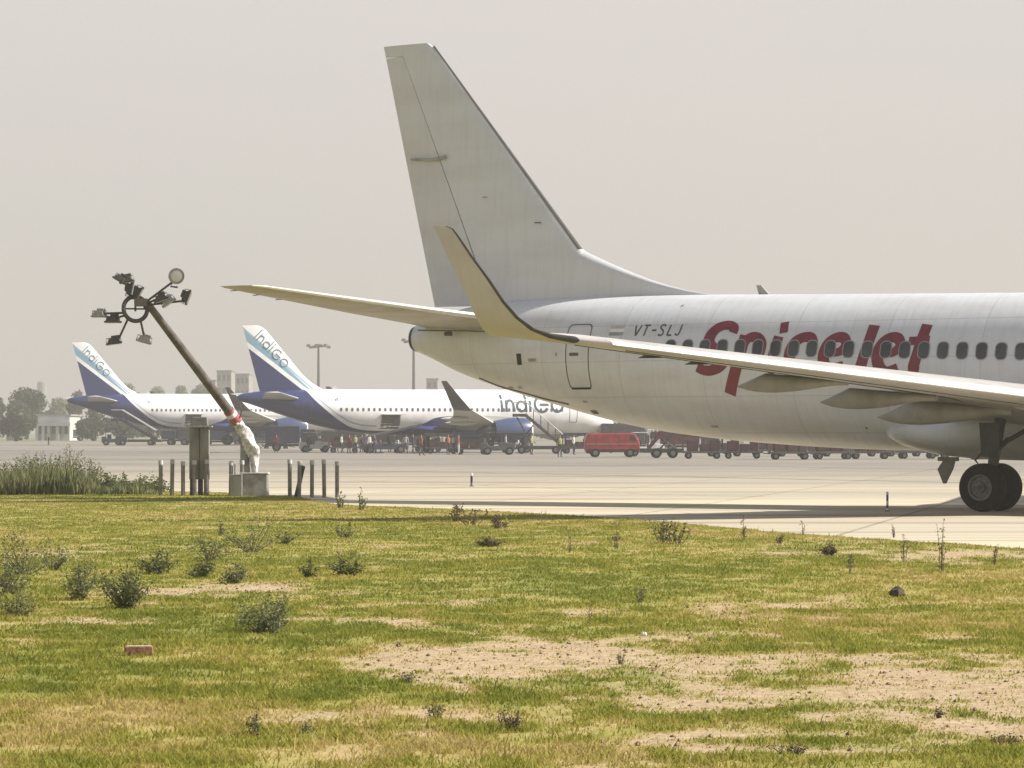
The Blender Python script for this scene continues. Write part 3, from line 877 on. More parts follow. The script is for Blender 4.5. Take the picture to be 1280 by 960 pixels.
    # ---- stabilisers
    for side in (1, -1):
        S = [(0.35, 4.70, 33.2, 4.25, .09, 0), (1.0, 4.78, 33.75, 3.75, .09, 0), (3, 5.04, 35.2, 2.95, .09, 0), (5, 5.32, 36.6, 2.15, .09, 0), (6.9, 5.585, 37.9, 1.38, .08, 0), (7.12, 5.615, 38.2, 1.02, .05, 0), (7.17, 5.62, 38.5, .7, .02, 0)]
        b = MB(); caps = []
        secs = []
        for (y, z, st, ch, t, c_) in S:
            p = Vector((-st, -side*y, z)); nrm = Vector((0, side*.13, .99))
            secs.append(foil_sec(p, ch, t, nrm, cam_=-0.006)); caps.append(foil_sec(p, ch, t, nrm, cam_=-0.006, grow=.006, xlim=.03))
        b.loft(secs); s_ = b.build('stabiliser', M_wing, root, smooth=True, angle=50)
        b = MB(); b.loft(caps[1:6], closed=False, cap=False); b.build('leading_edge', M_metal, s_, smooth=True)
        for yw in (6.6, 5.9, 5.2):
            xw = -(33.75 + (yw-1)*.69 + float(np.interp(yw, [5, 6.9], [2.15, 1.38])) - .02); b = MB(); b.tube([(xw, -side*yw, 4.78+.134*(yw-1)), (xw-.22, -side*yw, 4.77+.134*(yw-1))], .012, 5); b.build('static_wick', M_line, s_)
        b = MB(); b.tube([(-37.3, -side*1.0, 4.62), (-34.4, -side*1.45, 4.52)], .02, 6); b.tube([(-36.3, -side*1.15, 4.50), (-36.1, -side*1.15, 4.50)], .06, 8)
        b.build('stabiliser_seal', M_line, s_)
    # ---- wings
    zy = lambda y: 2.09 + .1045*(y - 1.88)
    LEw = lambda y: 13.9 + .523*(y - 1.88)
    TEw = lambda y: float(np.interp(y, [0, 6, 16.6], [20.95, 21.15, 24.15]))
    mats = dict(wing=M_wing, le=M_metal, winglet=M_winglet, wle=M_dkedge)
    for side in (1, -1):
        S = [(0.6, zy(.6), 12.6, 8.4, .13, 0), (1.88, zy(1.88), 13.6, 7.35, .13, 0), (3.2, zy(3.2), 14.55, TEw(3.2)-14.55, .125, 0)]
        for y in (5, 6, 8, 10, 12, 14, 15.6, 16.6):
            S.append((y, zy(y), LEw(y), TEw(y)-LEw(y), float(np.interp(y, [3, 16.6], [.10, .085])), 0.0))
        # blended winglet
        S += [(16.85, 3.71, 22.25, 2.12, .09, math.radians(14)), (17.02, 3.80, 22.75, 1.62, .09, math.radians(28)), (17.25, 3.95, 23.08, 1.28, .085, math.radians(42)), (17.42, 4.18, 23.34, 1.05, .08, math.radians(56)), (17.54, 4.5, 23.6, .88, .08, math.radians(67)),
              (17.66, 4.95, 23.88, .76, .08, math.radians(74)), (17.78, 5.4, 24.2, .63, .08, math.radians(76)), (17.88, 5.85, 24.5, .50, .07, math.radians(76)), (17.9, 6.0, 24.62, .45, .05, math.radians(76)), (17.91, 6.06, 24.78, .32, .03, math.radians(76))]
        tw = lambda y: float(np.interp(y, [1.9, 5, 16.6, 17.1], [.01, .075, .085, .04]))
        wing_parts(root, S, side, mats, twist=tw)
        # flap track fairings (canoes)
        for (y, tipst, tipz, L_, dep) in ((9.6, 22.6, 2.86, 2.7, .26), (6.8, 22.0, 2.53, 2.9, .30), (4.2, 21.85, 2.2, 3.4, .34)):
            b = MB(); secs = []
            for k in range(13):
                t_ = k/12; st = tipst - L_*t_
                top = float(np.interp(t_, [0, .25, 1], [tipz+.03, zy(y)+.26, zy(y)+.08]))
                d_ = dep*math.sin(math.pi*min(1, (t_*1.15)**.7)) + .03 if t_ < .9 else .03
                w_ = .2*math.sin(math.pi*min(.97, .05 + t_*.95))**.6 + .015
                bot = min(top - .04, tipz + (zy(y)-tipz)*.25*t_ - d_*.55 + .02)
                zc, hh = (top+bot)/2, (top-bot)/2
                secs.append([(-st, -side*y + w_*math.sin(2*math.pi*j/16), zc + hh*math.cos(2*math.pi*j/16)) for j in range(16)])
            b.loft(secs); b.build('flap_track_fairing', M_fair, root, smooth=True, angle=60)
        # flap and slat gaps under the wing
        b = MB()
        def under(y, x, o_=.012):
            ch = TEw(y)-LEw(y); tt = float(np.interp(y, [3, 16.6], [.10, .085]))
            return Vector((-(LEw(y)+x*ch), -side*y, zy(y) + tw(y)*x*ch - airfoil(x, tt)*ch + .06*ch*x*(1-x) - o_*.2))
        for x, y0_, y1_ in ((.72, 3.3, 11.6), (.14, 3.4, 16.0), (.74, 12.0, 15.6)):
            pts = [under(y0_ + (y1_-y0_)*k/14, x) for k in range(15)]
            b.tube(pts, .016, 5)
        b.build('wing_panel_gap', M_line, root)
        for y, x in ((14.6, .45), (13.3, .5)):
            b = MB(); c_ = under(y, x); b.box((c_.x, c_.y, c_.z-.03), (.55, .12, .06), taper=.5)
            b.build('wing_fuel_vent', M_line, root)
    # wing root / belly fairing
    b = MB(); secs = []
    for st, top, bot, hw in ((11.2, 2.0, 1.55, 1.0), (12.0, 2.3, 1.36, 1.75), (13.5, 2.5, 1.24, 2.02), (16, 2.6, 1.18, 2.12), (19.5, 2.6, 1.16, 2.14), (21.0, 2.55, 1.19, 2.1), (22.0, 2.42, 1.29, 1.93), (22.7, 2.25, 1.46, 1.66), (23.05, 2.1, 1.62, 1.35), (23.2, 1.98, 1.76, 1.1)):
        zc, hh = (top+bot)/2, (top-bot)/2
        secs.append([(-st, hw*math.copysign(abs(math.sin(a_))**.8, math.sin(a_)), zc + hh*math.copysign(abs(math.cos(a_))**.8, math.cos(a_))) for a_ in [2*math.pi*j/40 for j in range(40)]])
    b.loft(secs); b.build('belly_fairing', M_belly, root, smooth=True, angle=60)
    # ---- cabin windows
    st0 = 19.29
    k0 = int((st0 - 6.2)/.508)
    for side in (1, -1):
        for k in range(-k0, 20):
            st = st0 + k*.508
            if st > 28.95: continue
            z = float(np.interp(st, [6, 19.3, 27.2, 29], [3.72, 3.77, 3.98, 4.0]))
            b = MB(); hull.rrect(b, st, z, .275, .385, .11, side, .013, 5)
            cw_ = b.build('cabin_window', M_glass, root)
            b = MB(); hull.frame(b, st, z, .325, .435, .13, .028, side, .008, 4); b.build('window_frame', M_wframe, cw_)
    # cockpit windows
    for side in (1, -1):
        for pl in ([(1.75, 3.72), (2.3, 3.78), (2.45, 4.3), (2.1, 4.12)], [(2.36, 3.78), (3.0, 3.85), (3.0, 4.35), (2.52, 4.32)]):
            b = MB()
            hull.patch(b, lambda u, v, pl=pl: ((pl[0][0]*(1-u)+pl[1][0]*u)*(1-v)+(pl[3][0]*(1-u)+pl[2][0]*u)*v, (pl[0][1]*(1-u)+pl[1][1]*u)*(1-v)+(pl[3][1]*(1-u)+pl[2][1]*u)*v), 4, 4, side, .006)
            b.build('cockpit_window', M_glass, root)
    # ---- doors
    for side in (1, -1):
        for st, z, w_, h_ in ((31.83, 3.82, .76, 1.70), (5.1, 3.55, .80, 1.75)):
            b = MB(); hull.frame(b, st, z, w_, h_, .13, .028, side, .005)
            d_ = b.build('door', M_line, root)
            b = MB(); hull.patch(b, lambda u, v: (st - w_/2 + .05 + u*(w_-.1), z - h_/2 + .006 + v*.05), 6, 1, side, .012)
            b.build('door_sill', M_dark, d_)
            b = MB(); hull.rrect(b, st + .1, z + .06, .30, .085, .03, side, .006)
            b.build('door_handle', M_line, d_)
    # overwing exits
    for side in (1, -1):
        for st in (17.6, 18.62):
            b = MB(); hull.frame(b, st, 3.6, .50, .96, .1, .02, side, .005); b.build('emergency_exit', M_lineg, root)
    # ---- small vents, ports, stains that the photo shows on the rear fuselage
    def spot(name, u, v, w_, h_, m, off=.006, r=.02):
        st, z = on_hull(hull, u, v); b = MB(); hull.rrect(b, st, z, w_, h_, min(r, w_/2.1, h_/2.1), 1, off); b.build(name, m, root)
    spot('outflow_vent', 650.5, 449, .17, .30, M_dark)
    spot('service_port', 667, 450, .3, .09, M_lineg, r=.04)
    spot('service_port', 697, 443, .06, .1, M_lineg)
    spot('drain_port', 745, 515, .26, .1, M_dkedge, r=.04)
    spot('drain_port', 733, 502, .16, .05, M_lineg, r=.02)
    spot('drain_port', 895, 533, .22, .05, M_lineg)
    spot('drain_port', 1085, 535, .05, .05, M_dkedge)
    spot('service_port', 855, 382, .07, .05, M_lineg)
    # rear belly seam near the tail skid
    b = MB()
    pts = [hull.P(st, z, 1, .008) for st, z in ((35.6, 3.32), (35.0, 3.1), (34.2, 2.93), (33.4, 2.74), (32.6, 2.6))]
    b.tube(pts, .022, 6); b.build('tail_skid_seam', M_line, root)
    for k, st in enumerate((34.9, 34.5, 34.1)):
        b = MB(); hull.rrect(b, st, 3.05, .18, .05, .02, 1, .01); b.build('tail_vent', M_lineg, root)
    # ---- lettering, traced as brush strokes 40 px per letter in the photograph's 4x crop
    b = MB()
    def L(pts, w, off, closed=False):
        q = [on_hull(hull, 860 + x/4, 390 + y/4) for x, y in pts]
        hull.stroke(b, q, [ww*.028/4 for ww in w] if isinstance(w, list) else w*.028/4, 1, off, closed=closed, sub=6)
    L([(232, 104), (240, 84), (222, 68), (190, 68), (150, 85), (120, 120), (112, 155), (130, 182), (168, 205), (186, 235), (170, 268), (130, 290), (90, 292), (52, 276)], [38, 34, 32, 34, 40, 46, 48, 46, 46, 46, 42, 38, 36, 34], .005)
    L([(296, 116), (270, 200), (245, 290), (218, 412)], 46, .005)
    L([(276, 175), (310, 132), (350, 128), (372, 158), (362, 205), (330, 245), (284, 262), (262, 250)], [40, 36, 38, 44, 44, 38, 34, 30], .006)
    L([(468, 82), (510, 74)], 40, .005)
    L([(462, 122), (442, 180), (425, 240), (418, 278), (440, 285)], 40, .005)
    L([(632, 165), (625, 132), (590, 126), (545, 150), (518, 200), (516, 255), (545, 284), (600, 270)], [42, 38, 36, 42, 46, 44, 38, 34], .005)
    L([(700, 205), (760, 200), (796, 168), (790, 132), (750, 128), (708, 160), (686, 215), (690, 262), (730, 284), (785, 266)], [24, 30, 38, 38, 36, 42, 46, 44, 38, 32], .006)
    L([(942, 66), (915, 140), (888, 215), (866, 285), (835, 330), (800, 322)], [44, 42, 42, 42, 40, 36], .005)
    L([(970, 207), (1030, 203), (1068, 170), (1060, 134), (1020, 128), (978, 160), (955, 215), (962, 270), (1000, 300), (1056, 278)], [24, 30, 38, 38, 36, 42, 46, 44, 38, 32], .006)
    L([(1206, 62), (1180, 130), (1154, 210), (1134, 285), (1160, 300)], [42, 42, 42, 42, 34], .005)
    L([(1112, 146), (1216, 140)], 30, .007)
    b.build('airline_lettering', M_red, root)
    b = MB()
    st_, z_ = on_hull(hull, 793, 419)
    text_strokes(hull, b, [GLY[c] for c in 'VT-SLJ'], st_, z_ - .02, .27, 1, .045, sp=1.62)
    b.build('registration', M_reg, root)
    fl = MB()
    st_, z_ = on_hull(hull, 773, 413)
    cols = []
    for k, m_ in enumerate((mat('faded saffron', (.50, .40, .33), var=.1), mat('flag white', (.68, .68, .66), var=.05), mat('faded green', (.26, .30, .27), var=.1))):
        f_ = MB(); zz = z_ + .09 - .09*k
        hull.patch(f_, lambda u, v, zz=zz: (st_ - .22 + .44*u, zz - .045 + .088*v), 3, 1, 1, .005)
        f_.build('flag_stripe', m_, root)
    # ---- antennas
    b = MB(); b.prism([(-27.0, 5.33), (-27.32, 5.33), (-27.42, 5.62), (-27.28, 5.62)], -.02, .02); b.build('blade_antenna', M_lineg, root)
    b = MB(); b.prism([(-21.6, 1.2), (-21.9, 1.2), (-22.08, .95), (-21.93, .60), (-21.86, .60), (-21.66, .98)], -.55, -.50); b.box((-21.8, -.52, 1.2), (.5, .16, .1))
    b.build('drain_mast', mat('drain mast', (.22, .20, .17), rough=.6), root)
    # ---- landing gear
    for side in (1, -1):
        g = MB()
        g.tube([(-19.6, -side*2.86, .56), (-19.55, -side*2.82, 1.15)], .085, 14); g.tube([(-19.56, -side*2.82, 1.1), (-19.4, -side*2.7, 2.3)], .13, 14)
        g.tube([(-19.6, -side*2.2, .565), (-19.6, -side*3.5, .565)], .07, 12)
        g.tube([(-19.5, -side*2.78, 1.4), (-19.5, -side*1.6, 1.9)], .06, 10); g.tube([(-19.5, -side*2.8, 1.5), (-18.4, -side*2.7, 2.1)], .055, 10)
        g.tube([(-19.75, -side*2.86, .9), (-20.0, -side*2.86, 1.2), (-19.72, -side*2.82, 1.5)], .03, 8)
        g.box((-19.5, -side*3.12, 1.68), (.42, .05, .8), taper=1.25)
        gg = g.build('main_gear', M_strut, root, smooth=True, angle=40)
        for yy in (2.43, 3.29): wheel(gg, (-19.6, -side*yy, .565), .565, .40, side)
    g = MB(); g.tube([(-4.0, 0, .36), (-4.0, 0, 1.7)], .08, 12); g.tube([(-4.0, -.3, .36), (-4.0, .3, .36)], .05, 10); g.tube([(-4.0, 0, .8), (-3.2, 0, 1.6)], .04, 8)
    gg = g.build('nose_gear', M_strut, root, smooth=True)
    for yy in (-.2, .2): wheel(gg, (-4.0, yy, .345), .345, .2, 1)
    m_e = dict(nacelle=M_white, lip=M_metal, wing=M_wing)
    for side in (1, -1): engine(root, 11.9, 4.83, 1.52, side, m_e, .98, 4.2)
    return root
build_white_jet()

# ================================================================= the two blue-tailed airliners
def livery(name, hull_curve):
    m = bpy.data.materials.new(name); m.use_nodes = True
    nt = m.node_tree; L = nt.links; b = nt.nodes['Principled BSDF']
    tcn = nn(nt, 'ShaderNodeTexCoord'); sp = nn(nt, 'ShaderNodeSeparateXYZ'); L.new(tcn.outputs['Object'], sp.inputs[0])
    def lin(a, c):      # z + a*X  (X = -station)  > c
        q = nn(nt, 'ShaderNodeMath', operation='MULTIPLY_ADD'); q.inputs[1].default_value = a
        L.new(sp.outputs['X'], q.inputs[0]); L.new(sp.outputs['Z'], q.inputs[2])
        g = nn(nt, 'ShaderNodeMath', operation='GREATER_THAN'); g.inputs[1].default_value = c
        L.new(q.outputs[0], g.inputs[0]); return g.outputs[0]
    nz = nn(nt, 'ShaderNodeTexNoise'); nz.inputs['Scale'].default_value = .7; nz.inputs['Detail'].default_value = 5
    L.new(tcn.outputs['Object'], nz.inputs['Vector'])
    r = nn(nt, 'ShaderNodeValToRGB'); r.color_ramp.elements[0].position = .3; r.color_ramp.elements[0].color = (.66, .65, .62, 1); r.color_ramp.elements[1].position = .6; r.color_ramp.elements[1].color = (.80, .80, .79, 1)
    L.new(nz.outputs['Fac'], r.inputs['Fac'])
    cur = r.outputs[0]
    def over(fac, col, cur):
        mx = nn(nt, 'ShaderNodeMix', data_type='RGBA'); mx.inputs['B'].default_value = (*col, 1)
        L.new(fac, mx.inputs['Factor']); L.new(cur, mx.inputs['A']); return mx.outputs['Result']
    def AND(a_, b_):
        q = nn(nt, 'ShaderNodeMath', operation='MULTIPLY'); L.new(a_, q.inputs[0]); L.new(b_, q.inputs[1]); return q.outputs[0]
    def NOT(a_):
        q = nn(nt, 'ShaderNodeMath', operation='SUBTRACT'); q.inputs[0].default_value = 1; L.new(a_, q.inputs[1]); return q.outputs[0]
    indigo = (.020, .030, .105)
    # z > 6.0 is the fin
    if hull_curve is None:
        cur = over(AND(NOT(lin(.90, 11.3 - .90*36.6)), lin(.76, 9.9 - .76*36.1)), (.20, .34, .42), cur)
        cur = over(AND(NOT(lin(.84, 11.3 - .84*36.6 - .0)), lin(.84, 11.3 - .84*36.6 - .22)), (.30, .40, .47), cur)
        cur = over(NOT(lin(.75, 9.25 - .75*35.9)), indigo, cur)
    else:
        fc = nn(nt, 'ShaderNodeFloatCurve')
        mr = nn(nt, 'ShaderNodeMapRange'); mr.inputs['From Min'].default_value = 0; mr.inputs['From Max'].default_value = -40
        L.new(sp.outputs['X'], mr.inputs['Value']); L.new(mr.outputs[0], fc.inputs['Value'])
        c = fc.mapping.curves[0]
        for i, (st, z) in enumerate(hull_curve):
            if i < 2: c.points[i].location = (st/40, z/10)
            else: c.points.new(st/40, z/10)
        fc.mapping.update()
        mz = nn(nt, 'ShaderNodeMath', operation='MULTIPLY'); mz.inputs[1].default_value = .1; L.new(sp.outputs['Z'], mz.inputs[0])
        lt = nn(nt, 'ShaderNodeMath', operation='LESS_THAN'); L.new(mz.outputs[0], lt.inputs[0]); L.new(fc.outputs[0], lt.inputs[1])
        cur = over(lt.outputs[0], indigo, cur)
        # thin pale blue line following the sweep
        ad_ = nn(nt, 'ShaderNodeMath', operation='SUBTRACT'); L.new(mz.outputs[0], ad_.inputs[0]); L.new(fc.outputs[0], ad_.inputs[1])
        g1 = nn(nt, 'ShaderNodeMath', operation='GREATER_THAN'); g1.inputs[1].default_value = .035; L.new(ad_.outputs[0], g1.inputs[0])
        g2 = nn(nt, 'ShaderNodeMath', operation='LESS_THAN'); g2.inputs[1].default_value = .05; L.new(ad_.outputs[0], g2.inputs[0])
        g3 = nn(nt, 'ShaderNodeMath', operation='LESS_THAN'); g3.inputs[1].default_value = -24.5; L.new(sp.outputs['X'], g3.inputs[0])
        cur = over(AND(AND(g1.outputs[0], g2.outputs[0]), g3.outputs[0]), (.30, .40, .50), cur)
    L.new(cur, b.inputs['Base Color']); b.inputs['Roughness'].default_value = .3
    return m
PROF3 = [(0, 2.62, 2.55, .03), (.3, 2.95, 2.2, .38), (1, 3.5, 1.95, .9), (2, 4.35, 1.78, 1.35), (3, 5.1, 1.72, 1.65), (4.2, 5.6, 1.72, 1.85), (6, 5.86, 1.73, 1.97), (8, 5.9, 1.73, 1.98), (24, 5.9, 1.73, 1.98),
         (27, 5.9, 1.95, 1.95), (29.5, 5.9, 2.42, 1.82), (32, 5.86, 3.1, 1.52), (34.5, 5.75, 3.9, 1.06), (36.3, 5.55, 4.5, .68), (37.3, 5.35, 4.8, .38), (37.57, 5.2, 4.95, .22)]
CURVE3 = [(0, .12), (11, .14), (13, .3), (15, .33), (18.5, .33), (20, .27), (22, .215), (25, .205), (26.5, .225), (28, .29), (29.3, .38), (30.6, .50), (31.4, .62), (33, .8), (40, .8)]
CURVE3 = [(a_, b_*10) for a_, b_ in CURVE3]
ML_h = livery('blue airliner hull livery', CURVE3)
ML_f = livery('blue airliner fin livery', None)
M_indigo = mat('indigo paint', (.035, .045, .17), rough=.3, var=.1)
M_indigo2 = mat('engine blue', (.04, .065, .145), rough=.3, var=.1, coat=.25)
M_ibl = mat('indigo lettering', (.05, .08, .10), rough=.4, var=.1)
M_gwing = paint_white('grey wing paint', col=(.48, .48, .45), dirt=(.36, .35, .31), seams=False)
M_dwing = mat('dark sharklet paint', (.035, .028, .032), rough=.5)
M_iwin = mat('small cabin window', (.12, .13, .15), rough=.3)

def build_blue_jet(loc, yaw, label):
    root = thing('airliner', label, 'airliner', loc, yaw, 'blue and white airliners on the far apron')
    hull = Hull(PROF3)
    hull.mesh(56).build('fuselage', ML_h, root, smooth=True, angle=60)
    def fs(z, le, te, t=.09):
        ch = te - le
        P = [(-(le + x*ch), -(airfoil(x, t)*ch + .003), z) for x in XS] + [(-le, 0, z)] + [(-(le + x*ch), (airfoil(x, t)*ch + .003), z) for x in reversed(XS)]
        return P
    LEz = [(5.5, 28.6), (5.95, 29.4), (6.5, 30.4), (7.3, 31.3), (9, 32.75), (11.2, 34.65), (11.6, 35.1), (11.76, 35.6)]
    b = MB(); b.loft([fs(z, le, float(np.interp(z, [5.5, 11.76], [35.3, 37.0]))) for z, le in LEz]); b.build('fin', ML_f, root, smooth=True, angle=50)
    for side in (1, -1):
        b = MB(); b.loft([foil_sec(Vector((-st, -side*y, z)), ch, .09, Vector((0, 0, 1))) for y, z, st, ch in ((.5, 4.95, 31.2, 3.9), (1.2, 5.0, 31.9, 3.5), (6.1, 5.5, 35.1, 1.45), (6.22, 5.5, 35.4, 1.0))])
        b.build('stabiliser', M_gwing, root, smooth=True, angle=50)
        zy = lambda y: 2.35 + .105*(y-1.98)
        S = [(.6, 2.2, 11.4, 7.4, .13, 0), (1.98, 2.35, 12.3, 6.7, .13, 0), (6.4, zy(6.4), 14.75, 4.0, .12, 0), (12, zy(12), 17.85, 2.7, .11, 0), (16.4, zy(16.4), 20.3, 1.75, .1, 0),
             (16.9, zy(16.9)+.12, 20.7, 1.6, .09, math.radians(30)), (17.3, zy(17.3)+.45, 21.2, 1.4, .08, math.radians(60)), (17.6, zy(17.6)+1.3, 22.1, 1.0, .08, math.radians(78)), (17.88, zy(17.9)+2.4, 23.2, .5, .07, math.radians(78))]
        wing_parts(root, S, side, dict(wing=M_gwing, le=M_metal, winglet=M_dwing, wle=M_dwing))
        engine(root, 10.9, 5.75, 2.0, side, dict(nacelle=M_indigo2, lip=M_metal, wing=M_gwing), 1.22, 4.6)
        for y in (8, 11.5):
            b = MB(); b.lathe([(0, .02), (.5, .16), (1.6, .24), (2.6, .12), (3.0, .02)], (-(17.0 + (y-8)*.45), -side*y, zy(y) - .28), (-1, 0, .02), 12); b.build('flap_track_fairing', M_gwing, root, smooth=True)
        g = MB(); g.tube([(-17.7, -side*3.8, .6), (-17.6, -side*3.7, 2.4)], .14, 10); gg = g.build('main_gear', M_strut, root)
        for yy in (3.35, 4.25): wheel(gg, (-17.7, -side*yy, .58), .58, .4, side)
    b = MB(); secs = []
    for st, hw in ((11, 1.4), (12, 2.0), (15, 2.15), (19, 2.15), (20.5, 1.9), (21.3, 1.2)):
        top = 2.7; bot = 1.5 if 12 <= st <= 19.5 else 1.8
        zc, hh = (top+bot)/2, (top-bot)/2
        secs.append([(-st, hw*math.sin(2*math.pi*j/28), zc + hh*math.cos(2*math.pi*j/28)) for j in range(28)])
    b.loft(secs); b.build('belly_fairing', M_indigo, root, smooth=True, angle=60)
    for side in (1, -1):
        for k in range(44):
            st = 6.2 + k*.5334
            if 28.4 < st: continue
            b = MB(); hull.rrect(b, st, 4.0, .24, .34, .1, side, .006, 2); b.build('cabin_window', M_iwin, root)
    for side in (1, -1):
        for st, z, w_, h_ in ((31.2, 3.95, .82, 1.75), (5.0, 3.75, .82, 1.85)):
            b = MB(); hull.frame(b, st, z, w_, h_, .12, .05, side, .006); b.build('door', M_ibl, root)
    b = MB(); hull.patch(b, lambda u, v: (22.3 + 1.85*u, 1.95 + 1.55*v), 4, 5, 1, .006); b.build('cargo_door_opening', mat('open hold', (.10, .095, .085), rough=.9), root)
    b = MB(); b.box((-23.2, -2.55, 3.55), (2.0, 1.25, .07)); b.build('cargo_door', M_gwing, root)
    for pl in ([(1.5, 3.9), (2.2, 3.95), (2.35, 4.45), (1.9, 4.3)], [(2.28, 3.95), (3.1, 4.0), (3.1, 4.5), (2.45, 4.48)]):
        for side in (1, -1):
            b = MB(); hull.patch(b, lambda u, v, pl=pl: ((pl[0][0]*(1-u)+pl[1][0]*u)*(1-v)+(pl[3][0]*(1-u)+pl[2][0]*u)*v, (pl[0][1]*(1-u)+pl[1][1]*u)*(1-v)+(pl[3][1]*(1-u)+pl[2][1]*u)*v), 3, 3, side, .008)
            b.build('cockpit_window', M_iwin, root)
    # lettering on the forward fuselage
    def circ(cx_, cz_, r, a0=0, a1=360, n_=12):
        return [(cx_ + r*math.cos(math.radians(a0 + (a1-a0)*k/n_)), cz_ + r*math.sin(math.radians(a0 + (a1-a0)*k/n_))) for k in range(n_ + (0 if a1-a0 == 360 else 1))]
    GI = [
     ([([(0, 0), (0, 1)], False)], .28),
     ([([(0, 0), (0, .68)], False), ([(0, .42), (.12, .62), (.27, .66), (.4, .55), (.44, .36), (.44, 0)], False)], .68),
     ([(circ(.26, .32, .28), True), ([(.54, 0), (.54, 1.0)], False)], .80),
     ([([(0, 0), (0, .66)], False), ([(0, .86), (0, .99)], False)], .30),
     ([(circ(.42, .42, .42, 60, 330, 12), False), ([(.30, .42), (.86, .42)], False)], 1.05),
     ([(circ(.34, .36, .34), True)], .8)]
    b = MB(); text_strokes(hull, b, GI, 12.25, 3.82, 1.62, 1, .24, .008); b.build('airline_lettering', M_ibl, root)
    # lettering climbing the fin
    b = MB()
    def onfin(x, z):
        le = float(np.interp(z, [q[0] for q in LEz], [q[1] for q in LEz])); te = float(np.interp(z, [5.5, 11.76], [35.3, 37.0])); ch = te-le
        k = min(1, max(0, (x-le)/ch)); return -(airfoil(k, .09)*ch + .012)
    x_ = 0; dirv = Vector((-.70, -.71)); up = Vector((-.71, .70)); o0 = Vector((35.75, 10.75)); s_ = 1.05
    for polys, adv in GI:
        for pl, cl in polys:
            q = [o0 + dirv*((x_+u)*s_) + up*(v*s_ - .15) for u, v in pl]
            if cl: q.append(q[0])
            b.tube([(-p_.x, onfin(p_.x, p_.y) , p_.y) for p_ in q], .05, 5)
        x_ += adv
    b.build('fin_lettering', mat('fin lettering blue', (.17, .26, .33), rough=.5), root)
    b = MB(); text_strokes(hull, b, [GLY[c] for c in 'VT-'], 28.6, 4.75, .3, 1, .06); b.build('registration', M_ibl, root)
    g = MB(); g.tube([(-5.1, 0, .36), (-5.1, 0, 2.0)], .09, 8); gg = g.build('nose_gear', M_strut, root)
    for yy in (-.25, .25): wheel(gg, (-5.1, yy, .38), .38, .22, 1)
    b = MB(); b.prism([(-27.8, 5.85), (-28.3, 5.85), (-28.3, 6.2), (-28.1, 6.2)], -.03, .03); b.build('blade_antenna', M_gwing, root)
    return root
YB = math.radians(20)
J2 = Vector((9.9, 302, 0))
J1 = Vector((-50.9 + 37.57*math.cos(YB), 359 + 37.57*math.sin(YB), 0.45))
b2 = build_blue_jet(J2, YB, 'blue-tailed airliner nearer on the apron, its nose hidden behind the big white jet')
dup(b2, J1, YB, 'blue-tailed airliner farther left, behind the leaning light mast')

# ================================================================= the leaning floodlight mast and what stands round it
M_conc = mat('plinth concrete', (.30, .285, .25), rough=.9, var=.25, scale=3, bump=.4)
M_conc_lit = mat('plinth top lit tone', (.46, .44, .39), rough=.9, var=.2, scale=4)  # paler than the plinth sides: sunlit brightness of the top put into the colour
M_galv = mat('galvanised steel', (.30, .29, .27), rough=.55, metal=.25, var=.25, scale=5)
M_pole = mat('mast shaft steel', (.12, .10, .09), rough=.45, metal=.2, var=.3, scale=4)
M_cab = mat('cabinet grey', (.17, .165, .15), rough=.7, var=.25, scale=3)
M_post = mat('support post paint', (.20, .195, .155), rough=.7, var=.25, scale=2.5, stretch=(1, 1, .3))
M_lamp = mat('floodlight housing', (.045, .038, .034), rough=.6, var=.3, scale=8)
M_lglass = mat('floodlight glass', (.55, .56, .55), rough=.15, var=.1, spec=.8)
M_wrap = mat('white sheeting', (.66, .65, .62), rough=.5, var=.35, scale=9, col2=(.28, .27, .25), bump=.7)
M_redband = mat('faded red band', (.38, .10, .11), rough=.6, var=.2)
M_whband = mat('white band', (.72, .71, .69), rough=.6, var=.15)
MD = 90.0
